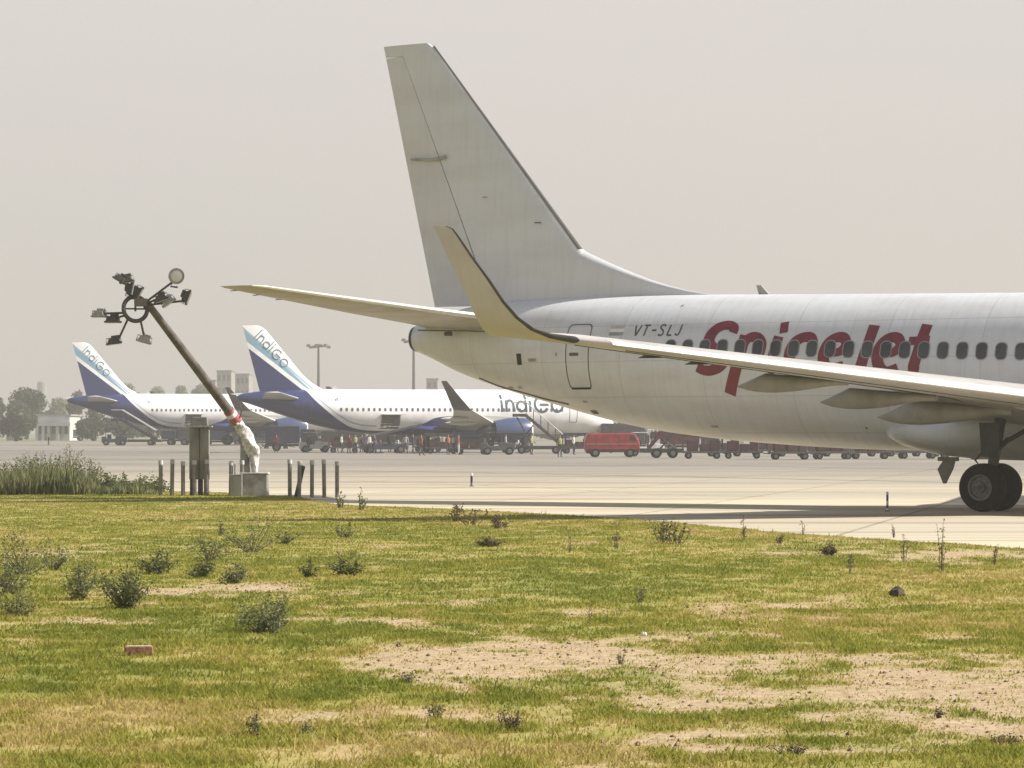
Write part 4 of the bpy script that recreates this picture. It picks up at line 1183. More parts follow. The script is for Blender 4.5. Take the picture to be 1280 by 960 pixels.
def mast():
    base = G(319, 621.5); base.z = 0.0
    root = thing('floodlight_mast', 'high floodlight mast lowered and leaning left with a ring of lamps', 'light mast', base)
    sc = MD / F
    def lp(px, py, dz=0.0):      # local point in the plane of the mast, dz = towards the camera
        d = base.y - dz
        return Vector(((px - 640) / F * d - base.x, -dz, CH + (H0 - py) / F * d))
    b = MB(); b.box((0.0, 0, .33), (.74, .8, .66)); b.build('plinth', M_conc, root, bevel=.02)
    b = MB(); b.box((0.0, 0, .685), (.80, .86, .05)); b.build('plinth_cap', M_conc_lit, root, bevel=.01)
    b = MB(); b.tube([lp(307, 594) , lp(306, 556)], [.15, .13], 12); b.build('hinge_stub', M_galv, root, smooth=True)
    # crumpled white sheeting round the lower shaft
    b = MB(); secs = []
    pts = [lp(319, 592, .1), lp(318, 577, .15), lp(316, 562, .2), lp(308, 545, .3), lp(300, 532, .4), lp(294, 524, .5)]
    rs = [.07, .12, .19, .17, .15, .14]
    for i in range(26):
        t = i/25*5; k = min(4, int(t)); f_ = t-k
        p = pts[k].lerp(pts[k+1], f_); r = rs[k]*(1-f_) + rs[k+1]*f_
        ax = (pts[k+1]-pts[k]).normalized(); u = ax.cross(Vector((0, 1, 0))).normalized(); w = ax.cross(u)
        secs.append([p + (u*math.cos(a_) + w*math.sin(a_))*r*(1 + .16*math.sin(3*a_ + i*.7) + .12*rng.uniform(-1, 1)) for a_ in [2*math.pi*j/18 for j in range(18)]])
    b.loft(secs); b.build('white_sheeting', M_wrap, root, smooth=True, angle=35)
    b = MB(); b.tube([lp(322, 566, .2), lp(326, 558, .2)], .05, 8); b.build('shaft_bracket', M_galv, root)
    def shaft(t):  return lp(294, 524, .5).lerp(lp(184, 379, 3.2), t)
    b = MB(); b.tube([shaft(0), shaft(.5), shaft(1)], [.145, .125, .10], 16); b.build('shaft', M_pole, root, smooth=True)
    b = MB(); b.tube([shaft(-.02), shaft(.03)], [.17, .17], 16); b.build('red_band', M_redband, root, smooth=True)
    b = MB(); b.tube([shaft(.032), shaft(.06)], [.165, .162], 16); b.build('white_band', M_whband, root, smooth=True)
    b = MB(); b.tube([shaft(.062), shaft(.078)], [.162, .16], 16); b.build('red_band', M_redband, root, smooth=True)
    b = MB(); b.tube([shaft(.0) + Vector((.15, -.1, .05)), lp(302, 512, .6), lp(299, 505, .6)], .025, 6); b.build('cable', M_strut, root)
    # head: ring with arms and lamps
    c = lp(169, 386, 3.3)
    R_ = .34
    ax = Vector((.42, -.9, .10)).normalized()      # ring normal
    u = Vector((0, 0, 1)).cross(ax).normalized(); v = ax.cross(u)
    def rp_(px, py, dz=0):   # point on the ring plane near a pixel
        p = lp(px, py, 3.3); return p + Vector((0, dz, 0))
    b = MB(); b.tube([c + (u*math.cos(2*math.pi*k/32) + v*math.sin(2*math.pi*k/32))*R_ for k in range(33)], .06, 10, cap=False); b.build('head_ring', M_lamp, root, smooth=True)
    b = MB(); b.tube([shaft(.985), c + u*R_*.8], .07, 8); b.build('head_collar', M_lamp, root)
    b = MB(); b.tube([c - u*R_, c + u*R_], .025, 6); b.build('ring_spoke', M_lamp, root)
    b = MB(); b.tube([c + v*R_, c - v*R_*.2], .03, 6); b.build('ring_spoke', M_lamp, root)
    b = MB(); b.box((lp(176, 378, 3.35)), (.34, .2, .22)); b.build('winch_box', M_pole, root, bevel=.02)
    lamps = [(124, 393, 0), (141, 400, 0), (158, 350, 12), (142, 427, 8), (180, 425, -15), (201, 373, 20), (233, 371, 70), (163, 362, 80), (151, 349, -30), (210, 377, 35), (172, 366, 60)]
    arms = [((155, 391), (124, 392)), ((157, 394), (146, 397)), ((163, 373), (158, 354)), ((160, 398), (148, 424)), ((175, 398), (180, 421)), ((184, 379), (198, 373)), ((186, 381), (229, 376)), ((166, 374), (163, 366)), ((184, 376), (216, 352))]
    for (a0, a1) in arms:
        b = MB(); b.tube([rp_(*a0), rp_(*a1)], .03, 8); b.tube([rp_(*a1) + Vector((0, 0, -.05)), rp_(*a1) + Vector((0, 0, .12))], .018, 6); b.build('lamp_arm', M_lamp, root)
    for (px, py, tl) in lamps:
        p = rp_(px, py)
        M = Matrix.Translation(p) @ Matrix.Rotation(math.radians(-tl), 4, 'Y') @ Matrix.Rotation(math.radians(rng.uniform(-25, 25)), 4, 'Z')
        b = MB(); b.box((0, 0, .03), (.34, .28, .12), taper=.7, M=M); b.box((0, 0, -.05), (.40, .32, .05), M=M); b.box((.05, .0, .12), (.2, .16, .09), M=M)
        l = b.build('floodlight', M_lamp if px not in (124, 180, 210) else M_galv, root, bevel=.012)
        b = MB(); b.box((0, 0, -.082), (.35, .27, .012), M=M); b.build('lamp_glass', M_lglass, l)
        b = MB(); b.tube([M @ Vector((-.21, 0, -.06)), M @ Vector((-.20, 0, .1)), M @ Vector((.20, 0, .1)), M @ Vector((.21, 0, -.06))], .016, 6); b.build('lamp_bracket', M_galv, l)
    # the lamp turned face-on: round and bright
    p = rp_(220, 345); d = Vector((.25, -.93, -.1))
    b = MB(); b.lathe([(-.22, .06), (-.16, .16), (-.02, .21), (.03, .225), (.05, .22)], p, d, 24); l = b.build('floodlight', M_galv, root, smooth=True, angle=50)
    b = MB(); b.lathe([(.035, .2), (.052, .15), (.06, .01)], p, d, 24); b.build('lamp_glass', M_lglass, l, smooth=True)
    b = MB(); b.tube([rp_(216, 352), rp_(213, 358), rp_(222, 359)], .03, 6); b.build('lamp_bracket', M_lamp, l)
    return root
mast()
# cabinet beside the plinth
g_ = G(295, 622); t = thing('control_cabinet', 'narrow grey control cabinet touching the left side of the mast plinth', 'cabinet', g_)
b = MB(); b.box((0, 0, .33), (.36, .4, .66)); b.build('cabinet_body', M_cab, t, bevel=.01)
b = MB(); b.box((0, -.205, .33), (.28, .012, .54)); b.build('door', M_post, t, bevel=.004)
b = MB(); b.tube([(-.02, 0, .66), (-.02, 0, .95)], .03, 8); b.build('conduit', M_galv, t)
# support post with cradle
g_ = G(249.5, 621.5); t = thing('support_post', 'square grey steel support post with a cradle plate left of the leaning mast', 'post', g_)
for sx_ in (-.145, .145):
    b = MB(); b.box((sx_, 0, 1.25), (.27, .26, 1.48)); b.build('post_rail', M_post, t, bevel=.012)
b = MB(); b.box((0, .06, 1.25), (.12, .12, 1.46)); b.build('post_web', M_cab, t)
for sx_ in (-.2, .03, .2):
    b = MB(); b.box((sx_, 0, .255), (.13, .2, .51)); b.build('leg', M_strut, t)
b = MB(); b.box((0, 0, 2.02), (.74, .36, .05)); b.build('cradle_plate', M_galv, t, bevel=.01)
b = MB(); b.box((.0, 0, 2.17), (.5, .26, .24), taper=.85); b.build('cradle_clamp', M_cab, t, bevel=.02)
# bollards
M_boll = mat('bollard steel', (.17, .155, .135), rough=.35, metal=.0, var=.25, scale=6)
M_mcap = mat('bollard cap white', (.50, .49, .46), rough=.5, var=.3, scale=9)
def bollard(px, label, h=1.04, lean=0.0, m_=None, r=.058):
    g_ = G(px, 621.8)
    t = thing('bollard', label, 'bollard', g_, 0, 'thin steel bollards round the mast')
    b = MB(); b.tube([(0, 0, -.05), (lean, 0, h)], r, 14); b.build('post', m_ or M_boll, t, smooth=True, angle=50)
    b = MB(); b.tube([(lean*.93, 0, h-.09), (lean*1.02, 0, h + .03)], [r + .012, r + .006], 14); b.build('cap', M_mcap if m_ is None else m_, t, smooth=True, angle=50)
    return t
names_b = [(201, 'leftmost thin bollard, beside the leafy dark shrubs'), (215, 'second bollard from the left end of the row'), (229, 'third bollard from the left, left of the support post'),
           (243.5, 'bollard in front of the left edge of the support post'), (258.5, 'bollard in front of the right edge of the support post'), (288.5, 'bollard just left of the grey control cabinet'),
           (303, 'bollard in the gap between cabinet and mast plinth'), (362.5, 'first bollard right of the mast plinth'), (374, 'bollard with the black leaning post against it'),
           (390, 'bollard just right of the black leaning post'), (405.5, 'second bollard from the right end of the row'), (421.5, 'rightmost thin bollard of the row')]
for i, (px, lb) in enumerate(names_b): bollard(px, lb, 1.03 + .03*math.sin(i*2.1), lean=.015*math.sin(i*1.7))
g_ = G(373.5, 621.6)
t = thing('leaning_post', 'short black post leaning right between two bollards', 'post', (g_.x, g_.y - .15, 0))
b = MB(); b.tube([(-.06, 0, 0), (.12, 0, .82)], [.07, .06], 12); b.build('post', M_dark, t, smooth=True)
b = MB(); b.tube([(.12, 0, .82), (.15, 0, .9)], [.075, .05], 12); b.build('cap', M_strut, t)

# taxiway edge markers
M_mblue = mat('marker blue', (.07, .13, .34), rough=.5, var=.2)
M_mwhite = mat('marker white', (.75, .75, .73), rough=.5, var=.1)
def marker(px, py, h, label, cols, r=.045):
    g_ = GB(px, py) if py < 590 else G(px, py)
    t = thing('edge_marker', label, 'marker', g_, 0, 'small upright edge markers on the taxiway')
    z = 0
    for nm, fr, m_ in cols:
        b = MB(); b.tube([(0, 0, z), (0, 0, z + h*fr)], r, 10); b.build(nm, m_, t, smooth=True, angle=50); z += h*fr
    b = MB(); b.tube([(0, 0, 0), (0, 0, .02)], r*2, 10); b.build('foot', M_dark, t)
marker(1109, 639, .46, 'blue and white edge marker in front of the wheels of the white jet', [('white_band', .15, M_mwhite), ('blue_band', .18, M_mblue), ('white_band', .2, M_mwhite), ('blue_band', .32, M_mblue), ('white_band', .15, M_mwhite)], .028)
marker(589.5, 608, .46, 'small dark edge marker alone on the taxiway near the middle of the photo', [('lower_band', .3, M_cab), ('dark_band', .5, M_dark), ('white_band', .2, M_mwhite)], .04)
marker(61, 556, .9, 'small dark edge marker on the apron left of the leftmost airliner', [('lower_band', .6, M_cab), ('top_band', .4, M_dark)], .1)
marker(302, 575, .35, 'tiny dark edge marker behind the leaning mast', [('lower_band', .6, M_cab), ('top_band', .4, M_dark)], .05)

# ================================================================= plants
LEAFM = {}
def leafmat(kind):
    if kind in LEAFM: return LEAFM[kind]
    ramp = {'leafy': [(0, (.045, .055, .02)), (.5, (.10, .115, .042)), (1, (.20, .205, .085))],
            'dark': [(0, (.026, .036, .018)), (.5, (.052, .068, .034)), (1, (.11, .125, .06))],
            'grey': [(0, (.06, .073, .032)), (.5, (.135, .15, .07)), (1, (.27, .27, .135))],
            'olive': [(0, (.065, .08, .03)), (.5, (.125, .14, .055)), (1, (.24, .225, .10))],
            'brown': [(0, (.05, .036, .02)), (.5, (.105, .075, .042)), (1, (.19, .15, .085))]}[kind]
    LEAFM[kind] = leaf_attr_mat('leaves ' + kind, ramp, .3)
    return LEAFM[kind]
M_stem = mat('plant stem', (.11, .10, .05), rough=.9, var=.3, scale=20)
M_bstem = mat('dry stem', (.13, .095, .055), rough=.9, var=.3, scale=20)
def leaves_mesh(P, D, L_, Wd, kind, parent, rr):
    """P positions, D directions, one bent leaf each"""
    n = len(P)
    V = []; Fc = []; T = []
    for p, d, l, w in zip(P, D, L_, Wd):
        d = d.normalized(); s_ = d.cross(Vector((rr.uniform(-1, 1), rr.uniform(-1, 1), rr.uniform(-.3, 1)))).normalized() * w
        k = len(V)
        m_ = p + d*l*.5 + Vector((0, 0, l*.08)); e = p + d*l - Vector((0, 0, l*.10))
        V += [p, m_ + s_, e, m_ - s_]; Fc.append((k, k+1, k+2, k+3)); T += [rr.random()]*4
    me = bpy.data.meshes.new('leaves'); me.from_pydata([tuple(v) for v in V], [], Fc)
    a = me.attributes.new('tint', 'FLOAT', 'POINT'); a.data.foreach_set('value', T)
    me.materials.append(leafmat(kind)); me.update()
    o = bpy.data.objects.new('leaves', me); C.objects.link(o); o.parent = parent
    return o
def plant(name, cat, label, px, py, wpx, hpx, kind='grey', seed=1, nst=16, leaf=.035, dens=1.0, dome=True, group=None, upr=.5, stem=None):
    rr = random.Random(seed)
    g_ = G(px, py); s = g_.y/F; w = wpx*s*(1.4 if dome else 1); h = hpx*s*(1.12 if dome else 1)
    g_.z = float(hgt(np.array([g_.x]), np.array([g_.y]))[0]) - .01
    t = thing(name, label, cat, g_, rr.uniform(0, 6), group)
    sb = MB(); P = []; D = []; LL = []; WW = []
    for i in range(nst):
        a_ = rr.uniform(0, 6.283); rad = (rr.random()**.6)*w/2
        hh = h*(1 - (rad/(w/2))**2*.5)*rr.uniform(.4, 1.25) if dome else h*rr.uniform(.45, 1.0)
        tip = Vector((math.cos(a_)*rad, math.sin(a_)*rad, hh)); b0 = Vector((math.cos(a_), math.sin(a_), 0))*rad*(.15 if dome else upr)
        mid = b0.lerp(tip, .5) + Vector((rr.uniform(-.1, .1)*w, rr.uniform(-.1, .1)*w, h*.05))
        th = max(.0022, g_.y*.00009)
        sb.tube([b0, mid, tip], [th*1.6, th*1.1, th*.6], 5, cap=False)
        m_ = int((36 if dome else 26)*dens)
        for k in range(m_):
            f_ = rr.uniform(.08, 1.0) if dome else rr.uniform(.1, 1)
            p = b0.lerp(mid, f_*2) if f_ < .5 else mid.lerp(tip, f_*2-1)
            p = p + Vector((rr.gauss(0, 1), rr.gauss(0, 1), rr.gauss(0, .7)))*(w*.045 if dome else .012)
            if p.z < 0.005: p.z = .01
            p = p + Vector((rr.gauss(0, 1), rr.gauss(0, 1), rr.gauss(.2, .8)))*(w*.05 if dome and rr.random() < .35 else 0)
            if p.z < 0.005: p.z = .01
            P.append(p); D.append(Vector((rr.gauss(0, 1), rr.gauss(0, 1), rr.gauss(.35, .6))))
            LL.append(leaf*rr.uniform(.6, 1.4)); WW.append(leaf*rr.uniform(.16, .3))
    sb.build('stems', stem or M_stem, t)
    leaves_mesh(P, D, LL, WW, kind, t, rr)
    return t
SH = 'leafy shrubs growing in the field'
plant('shrub', 'shrub', 'dark round shrub with dense leaves and shade under it, largest of the left group', 158, 766, 62, 54, 'leafy', 3, 30, .036, 1.6, group=SH)
plant('shrub', 'shrub', 'upright grey green shrub left of the dark round one', 100, 755, 40, 58, 'grey', 4, 20, .035, 1.2, group=SH)
plant('shrub', 'shrub', 'grey green cone shaped shrub nearest the camera, behind and right of the brick', 334, 798, 66, 42, 'grey', 5, 26, .032, 1.6, group=SH)
plant('weed_plant', 'weed', 'thin flowering sprig rising behind the cone shaped grey green shrub', 350, 772, 26, 34, 'grey', 55, 8, .02, .7, group=SH)
plant('shrub', 'shrub', 'low dark shrub behind and right of the largest dark one', 195, 722, 38, 28, 'leafy', 6, 16, .045, 1.2, group=SH)
plant('shrub', 'shrub', 'flat dark shrub at the rear edge of the pale bare patch', 252, 727, 30, 20, 'leafy', 7, 14, .045, 1.2, group=SH)
plant('shrub', 'shrub', 'small spreading shrub standing on the pale bare patch', 296, 734, 34, 24, 'grey', 8, 14, .04, 1.0, group=SH)
plant('shrub', 'shrub', 'tiny dark shrub left of the ragged one', 386, 728, 16, 20, 'leafy', 9, 8, .04, 1.0, group=SH)
plant('shrub', 'shrub', 'ragged dark shrub casting shade to its right, right of the bare patch', 434, 725, 34, 30, 'leafy', 10, 14, .045, 1.1, group=SH)
plant('shrub', 'shrub', 'pale loose shrub at the left edge, rear one', 30, 722, 66, 48, 'olive', 12, 22, .04, .9, group=SH)
plant('shrub', 'shrub', 'loose greyish shrub touching the left edge of the photo', 8, 748, 46, 46, 'grey', 13, 16, .04, 1.0, group=SH)
plant('shrub', 'shrub', 'low sprawling shrub in front of the one at the left edge', 20, 775, 56, 32, 'olive', 14, 18, .034, .9, group=SH)
plant('shrub', 'shrub', 'thin pale shrub between the left edge and the upright grey green shrub', 66, 716, 36, 40, 'grey', 15, 12, .04, .7, group=SH)
plant('shrub', 'shrub', 'faint tall leafy shrub behind the flat dark one', 262, 706, 44, 36, 'olive', 16, 14, .045, .7, group=SH)
plant('shrub', 'shrub', 'loose grey shrub in the grass below the mast', 315, 694, 66, 40, 'grey', 17, 18, .045, .55, group=SH)
plant('shrub', 'shrub', 'dark low tuft right of the grey shrub below the mast', 355, 684, 34, 20, 'olive', 18, 10, .05, .7, group=SH)
plant('shrub', 'shrub', 'small leafy tuft half way between mast plinth and ragged dark shrub', 430, 676, 24, 20, 'olive', 19, 8, .045, .7, group=SH)
WD = 'thin upright weeds in the field'
def weed(px, py, wpx, hpx, label, kind='olive', seed=0, nst=4, dens=.5, leaf=.03):
    return plant('weed_plant', 'weed', label, px, py, wpx, hpx, kind, seed, nst, leaf, dens, dome=False, group=WD, upr=.35, stem=M_bstem)
weed(570, 655, 22, 26, 'dark spiky weed at the grass edge, left of the dry branches', 'brown', 21, 9, .7, .06)
weed(590, 660, 44, 22, 'leafy low weed at the foot of the dry branches', 'brown', 22, 10, .6, .06)
weed(622, 664, 44, 20, 'dry fan shaped weed spreading right at the grass edge', 'brown', 23, 12, .6, .06)
weed(712, 694, 10, 30, 'single thin leaning stem on the grass in the middle', 'brown', 24, 2, .4)
weed(771, 690, 16, 38, 'pair of tall thin stems right of the leaning single stem', 'brown', 25, 4, .4, .05)
weed(828, 682, 30, 34, 'clump of dark stems left half of the twin clump', 'dark', 26, 9, .8, .05)
weed(845, 684, 40, 28, 'clump of dark stems right half of the twin clump', 'brown', 27, 10, .8, .05)
weed(930, 678, 10, 28, 'short dark stem right of the twin clump', 'brown', 28, 3, .6, .05)
weed(1003, 672, 8, 24, 'faint thin stem against the pale taxiway edge', 'olive', 29, 2, .4, .04)
weed(975, 684, 14, 14, 'little brown tuft left of the round brown clump', 'brown', 30, 5, .6, .04)
weed(1062, 722, 12, 34, 'tall thin dark stem in the green strip', 'olive', 31, 3, .5, .04)
weed(1130, 707, 16, 38, 'thin pair of stems left of the tallest weed', 'brown', 32, 4, .4, .04)
weed(1176, 720, 20, 66, 'tallest weed at right, reaching up against the taxiway', 'olive', 33, 6, .6, .04)
weed(1240, 712, 20, 30, 'thin stems near the right edge of the photo', 'brown', 34, 4, .4, .04)
weed(1117, 672, 12, 18, 'faint stem standing at the taxiway edge left of the blue marker', 'brown', 35, 3, .4, .04)
weed(738, 780, 8, 24, 'single dark stick standing in a small bare spot', 'brown', 36, 2, .5, .02)
weed(800, 757, 14, 22, 'small weed right of the standing stick', 'olive', 37, 5, .6, .03)
weed(318, 930, 20, 42, 'dark leafy weed near the bottom edge, left of centre', 'dark', 38, 7, .8, .022)
weed(385, 925, 22, 20, 'pale tuft beside the bottom weed', 'olive', 39, 8, .6, .02)
weed(640, 920, 40, 28, 'brown dry tuft at the bottom centre', 'brown', 40, 16, .7, .02)
weed(545, 905, 30, 22, 'green tuft on the edge of the bare earth at bottom centre', 'olive', 41, 12, .7, .02)
weed(512, 862, 26, 16, 'small grey tuft on bare soil left of the middle', 'grey', 42, 9, .7, .02)
weed(775, 838, 12, 18, 'tiny tuft on the rear rim of the large bare patch', 'olive', 43, 6, .6, .02)
weed(275, 672, 10, 20, 'thin dark sprout in the grass in front of the bollards', 'dark', 44, 4, .7, .04)
weed(450, 640, 22, 28, 'spiky weed at the grass edge right of the rightmost bollard', 'olive', 45, 7, .6, .06)
weed(425, 638, 16, 22, 'small weed at the foot of the rightmost bollard', 'olive', 46, 6, .6, .06)
weed(1172, 905, 22, 16, 'small brown tuft on the large bare patch at right', 'brown', 47, 8, .6, .018)
weed(1255, 940, 40, 16, 'dark dry stubble at the bottom right corner', 'brown', 48, 16, .6, .018)
weed(990, 950, 60, 14, 'dark dry stubble at the bottom edge, right of centre', 'brown', 49, 18, .6, .018)
plant('dry_clump', 'dry clump', 'round brown dry clump near the taxiway, behind the green strip', 1036, 699, 22, 20, 'brown', 50, 12, .04, 1.6)
plant('dry_clump', 'dry clump', 'flat dark brown clump below the dry branches', 611, 686, 26, 9, 'brown', 51, 14, .04, 1.6)
# rock, brick, white litter
def rock(px, py, wpx, hpx, m_, name, label, cat, seed):
    rr = random.Random(seed); g_ = G(px, py); s = g_.y/F; w = wpx*s/2; h = hpx*s
    b = MB(); secs = []
    for i in range(7):
        f_ = i/6; r = w*math.sin(math.pi*(.18 + .8*f_))**.6 if i < 6 else w*.25
        secs.append([(r*math.cos(a_)*rr.uniform(.82, 1.12), r*math.sin(a_)*rr.uniform(.82, 1.12), -.01 + h*f_*rr.uniform(.92, 1.05)) for a_ in [2*math.pi*j/12 for j in range(12)]])
    b.loft(secs); o = b.build(name, m_, None, smooth=True, angle=25); o.location = (g_.x, g_.y, float(hgt(np.array([g_.x]), np.array([g_.y]))[0]))
    tag(o, label, cat)
rock(1121, 751, 21, 15, mat('dark rock', (.085, .06, .045), rough=.95, var=.4, scale=14, bump=.8), 'rock', 'dark brown rounded rock lying alone on the green grass at right', 'rock', 5)
rock(805, 801, 8, 6, mat('white litter', (.62, .58, .52), rough=.8, var=.1), 'litter', 'tiny white scrap of litter on the grass left of the bare patch', 'litter', 6)
g_ = G(174, 828); t = thing('brick', 'single reddish brick with a pale worn top lying on the grass', 'brick', (g_.x, g_.y, float(hgt(np.array([g_.x]), np.array([g_.y]))[0])), math.radians(4))
b = MB(); b.box((0, 0, .035), (.225, .11, .075)); b.build('brick_body', mat('brick red', (.26, .13, .075), rough=.95, var=.35, scale=18, bump=.5), t, bevel=.006)
b = MB(); b.box((.0, 0, .0745), (.20, .09, .006)); b.build('mortar_face', mat('mortar', (.45, .36, .26), rough=.95, var=.3, scale=30), t, bevel=.002)

# tall weeds on the left rim of the field
def tall_weeds():
    rr = np.random.default_rng(5)
    n = 19000
    px = rr.uniform(-60, 200, n); 
    prof = lambda x: np.interp(x, [-60, 0, 40, 80, 110, 125, 145, 180, 200], [1.15, .95, 1.3, 1.3, 1.0, .6, .55, .5, .15])
    dep = 91 + rr.random(n)*7
    x = (px-640)/F*dep; h = prof(px)*(.35 + .6*rr.random(n)**1.6)*(0.35 + 1.15*fbm(px*.11, dep*.7, 4)) * .72
    h = np.where(rr.random(n) < .04, h*1.45, h)
    w = .012 + .012*rr.random(n)
    a_ = rr.uniform(0, 6.28, n); la = rr.uniform(0, 6.28, n); ln = h*rr.uniform(.05, .35, n)
    z0 = np.zeros(n)
    V = np.empty((n, 5, 3)); dx, dy = np.cos(a_)*w, np.sin(a_)*w
    V[:, 0] = np.stack([x-dx, dep-dy, z0], 1); V[:, 1] = np.stack([x+dx, dep+dy, z0], 1)
    mx, my = x + np.cos(la)*ln*.3, dep + np.sin(la)*ln*.3
    V[:, 2] = np.stack([mx+dx, my+dy, h*.55], 1); V[:, 3] = np.stack([mx-dx, my-dy, h*.55], 1)
    V[:, 4] = np.stack([x + np.cos(la)*ln, dep + np.sin(la)*ln, h], 1)
    base = np.arange(n)*5
    me = bpy.data.meshes.new('tall_weeds'); me.vertices.add(n*5); me.vertices.foreach_set('co', V.astype(np.float32).ravel())
    lp = np.stack([base, base+1, base+2, base+3, base+3, base+2, base+4], 1)
    me.loops.add(n*7); me.polygons.add(n*2); me.loops.foreach_set('vertex_index', lp.astype(np.int32).ravel())
    me.polygons.foreach_set('loop_start', np.stack([np.arange(n)*7, np.arange(n)*7+4], 1).astype(np.int32).ravel()); me.update(calc_edges=True)
    a = me.attributes.new('tint', 'FLOAT', 'POINT'); a.data.foreach_set('value', np.repeat(rr.random(n), 5).astype(np.float32))
    me.materials.append(leafmat('olive'))
    o = bpy.data.objects.new('tall_weeds', me); C.objects.link(o)
    tag(o, 'bank of tall uncut grass and weeds at the left rim of the field', 'weeds', kind='stuff')
tall_weeds()
plant('shrub', 'shrub', 'dark leafy shrub at the right end of the tall weeds', 186, 617, 46, 17, 'leafy', 61, 26, .10, 1.3, group=SH)
plant('shrub', 'shrub', 'low olive shrub between the tall weeds and the dark leafy shrub', 146, 618, 44, 20, 'olive', 62, 26, .10, 1.2, group=SH)
plant('shrub', 'shrub', 'big dark shrub inside the tall weeds', 52, 612, 64, 30, 'leafy', 63, 40, .10, 1.6, group=SH)
plant('shrub', 'shrub', 'tall grey green feathery shrub in the middle of the weed bank', 84, 611, 44, 42, 'grey', 65, 34, .08, 1.3, group=SH)
plant('shrub', 'shrub', 'loose feathery shrub right of the big dark one in the weed bank', 108, 611, 36, 32, 'olive', 66, 28, .08, 1.3, group=SH)
plant('shrub', 'shrub', 'feathery grey shrub left of the big dark one in the weed bank', 28, 611, 44, 40, 'grey', 67, 32, .08, 1.3, group=SH)
plant('weed_plant', 'weed', 'tall seeding stalks rising above the weed bank', 60, 606, 90, 44, 'olive', 68, 34, .05, .5, dome=False, group='thin upright weeds in the field')
plant('shrub', 'shrub', 'dark shrub cut by the left edge of the photo, inside the tall weeds', 4, 614, 40, 26, 'leafy', 64, 26, .11, 1.2, group=SH)

# ================================================================= ground vehicles, stairs, people on the apron
M_vred = mat('vehicle red', (.34, .03, .035), rough=.4, var=.2, scale=1.5)
M_vdred = mat('cart dark red', (.12, .022, .026), rough=.6, var=.35, scale=1.2)
M_vblue = mat('vehicle blue', (.028, .036, .07), rough=.45, var=.25, scale=1.5)
M_vwhite = mat('vehicle white', (.62, .62, .60), rough=.45, var=.15, scale=2)
M_vgrey = mat('vehicle grey', (.07, .07, .075), rough=.55, var=.3, scale=2)
M_vyel = mat('vehicle yellow', (.45, .32, .05), rough=.5, var=.2)
M_bags = mat('luggage', (.05, .045, .055), rough=.8, var=.5, scale=3, col2=(.15, .05, .04))
def vwheel(par, x, y, r=.3, w=.18):
    b = MB(); b.lathe([(-w/2, r*.6), (-w/2, r*.92), (0, r), (w/2, r*.92), (w/2, r*.6)], (x, y, r), (0, 1, 0), 16); o = b.build('wheel', M_tyre, par, smooth=True)
    b = MB(); b.lathe([(-w/2-.01, r*.1), (-w/2-.01, r*.55), (w/2+.01, r*.55), (w/2+.01, r*.1)], (x, y, r), (0, 1, 0), 12); b.build('hub', M_rim, o)
def cart(m_=None, label='', loc=(0, 0, 0), rz=0, covered=True, group='baggage carts on the apron'):
    t = thing('baggage_cart', label, 'baggage cart', loc, rz, group)
    b = MB(); b.box((0, 0, .48), (2.9, 1.5, .14)); b.build('deck', M_vgrey, t, bevel=.02)
    for x in (-1.0, 1.0):
        for y in (-.62, .62): vwheel(t, x, y, .24, .14)
    b = MB(); b.tube([(1.45, 0, .4), (2.0, 0, .35)], .04, 6); b.build('tow_bar', M_strut, t)
    for x in (-1.4, 1.4):
        for y in (-.7, .7):
            b = MB(); b.box((x, y, 1.15), (.06, .06, 1.25)); b.build('corner_post', M_vgrey, t)
    if covered:
        b = MB(); b.box((0, 0, 1.80), (2.98, 1.56, .06)); b.prism([(-1.49, 1.55), (1.49, 1.55), (1.49, 1.8), (-1.49, 1.8)], -.765, -.745); b.build('canopy', m_ or M_vdred, t, bevel=.02)
    b = MB(); b.prism([(-1.42, .55), (-1.42, 1.78), (-1.38, 1.78), (-1.38, .55)], -.72, .72); b.build('end_panel', m_ or M_vdred, t)
    rr = random.Random(int(loc[0]*10) if loc[0] else 3)
    x = -1.2
    while x < 1.1:
        w_ = rr.uniform(.4, .7); h_ = rr.uniform(.35, .95)
        x += w_
    b = MB(); b.box((-.7, 0, .9), (.8, 1.1, .7)); b.box((.15, 0, .8), (.7, 1.1, .5)); b.box((.85, 0, .95), (.6, 1.1, .8)); b.build('luggage', M_bags, t, bevel=.06)
    return t
def tug(label, loc, rz, m_, group=None):
    t = thing('baggage_tug', label, 'baggage tug', loc, rz, group)
    b = MB(); b.prism([(-1.4, .35), (1.4, .35), (1.45, .95), (.2, 1.05), (.1, .75), (-.8, .75), (-.9, 1.0), (-1.4, 1.0)], -.65, .65); b.build('body', m_, t, bevel=.05)
    b = MB(); b.box((-.35, 0, 1.86), (1.3, 1.2, .06)); b.build('roof', m_, t, bevel=.02)
    for x in (-.95, .25):
        for y in (-.55, .55):
            b = MB(); b.box((x, y, 1.4), (.05, .05, .9)); b.build('roof_post', M_strut, t)
    b = MB(); b.box((-.55, 0, 1.0), (.45, .9, .5)); b.build('seat', M_dark, t, bevel=.05)
    for x in (-.9, .95):
        for y in (-.6, .6): vwheel(t, x, y, .34, .2)
    for y in (-.45, .45):
        b = MB(); b.tube([(1.44, y, .7), (1.48, y, .7)], .09, 10); b.build('headlight', M_lglass, t)
    return t
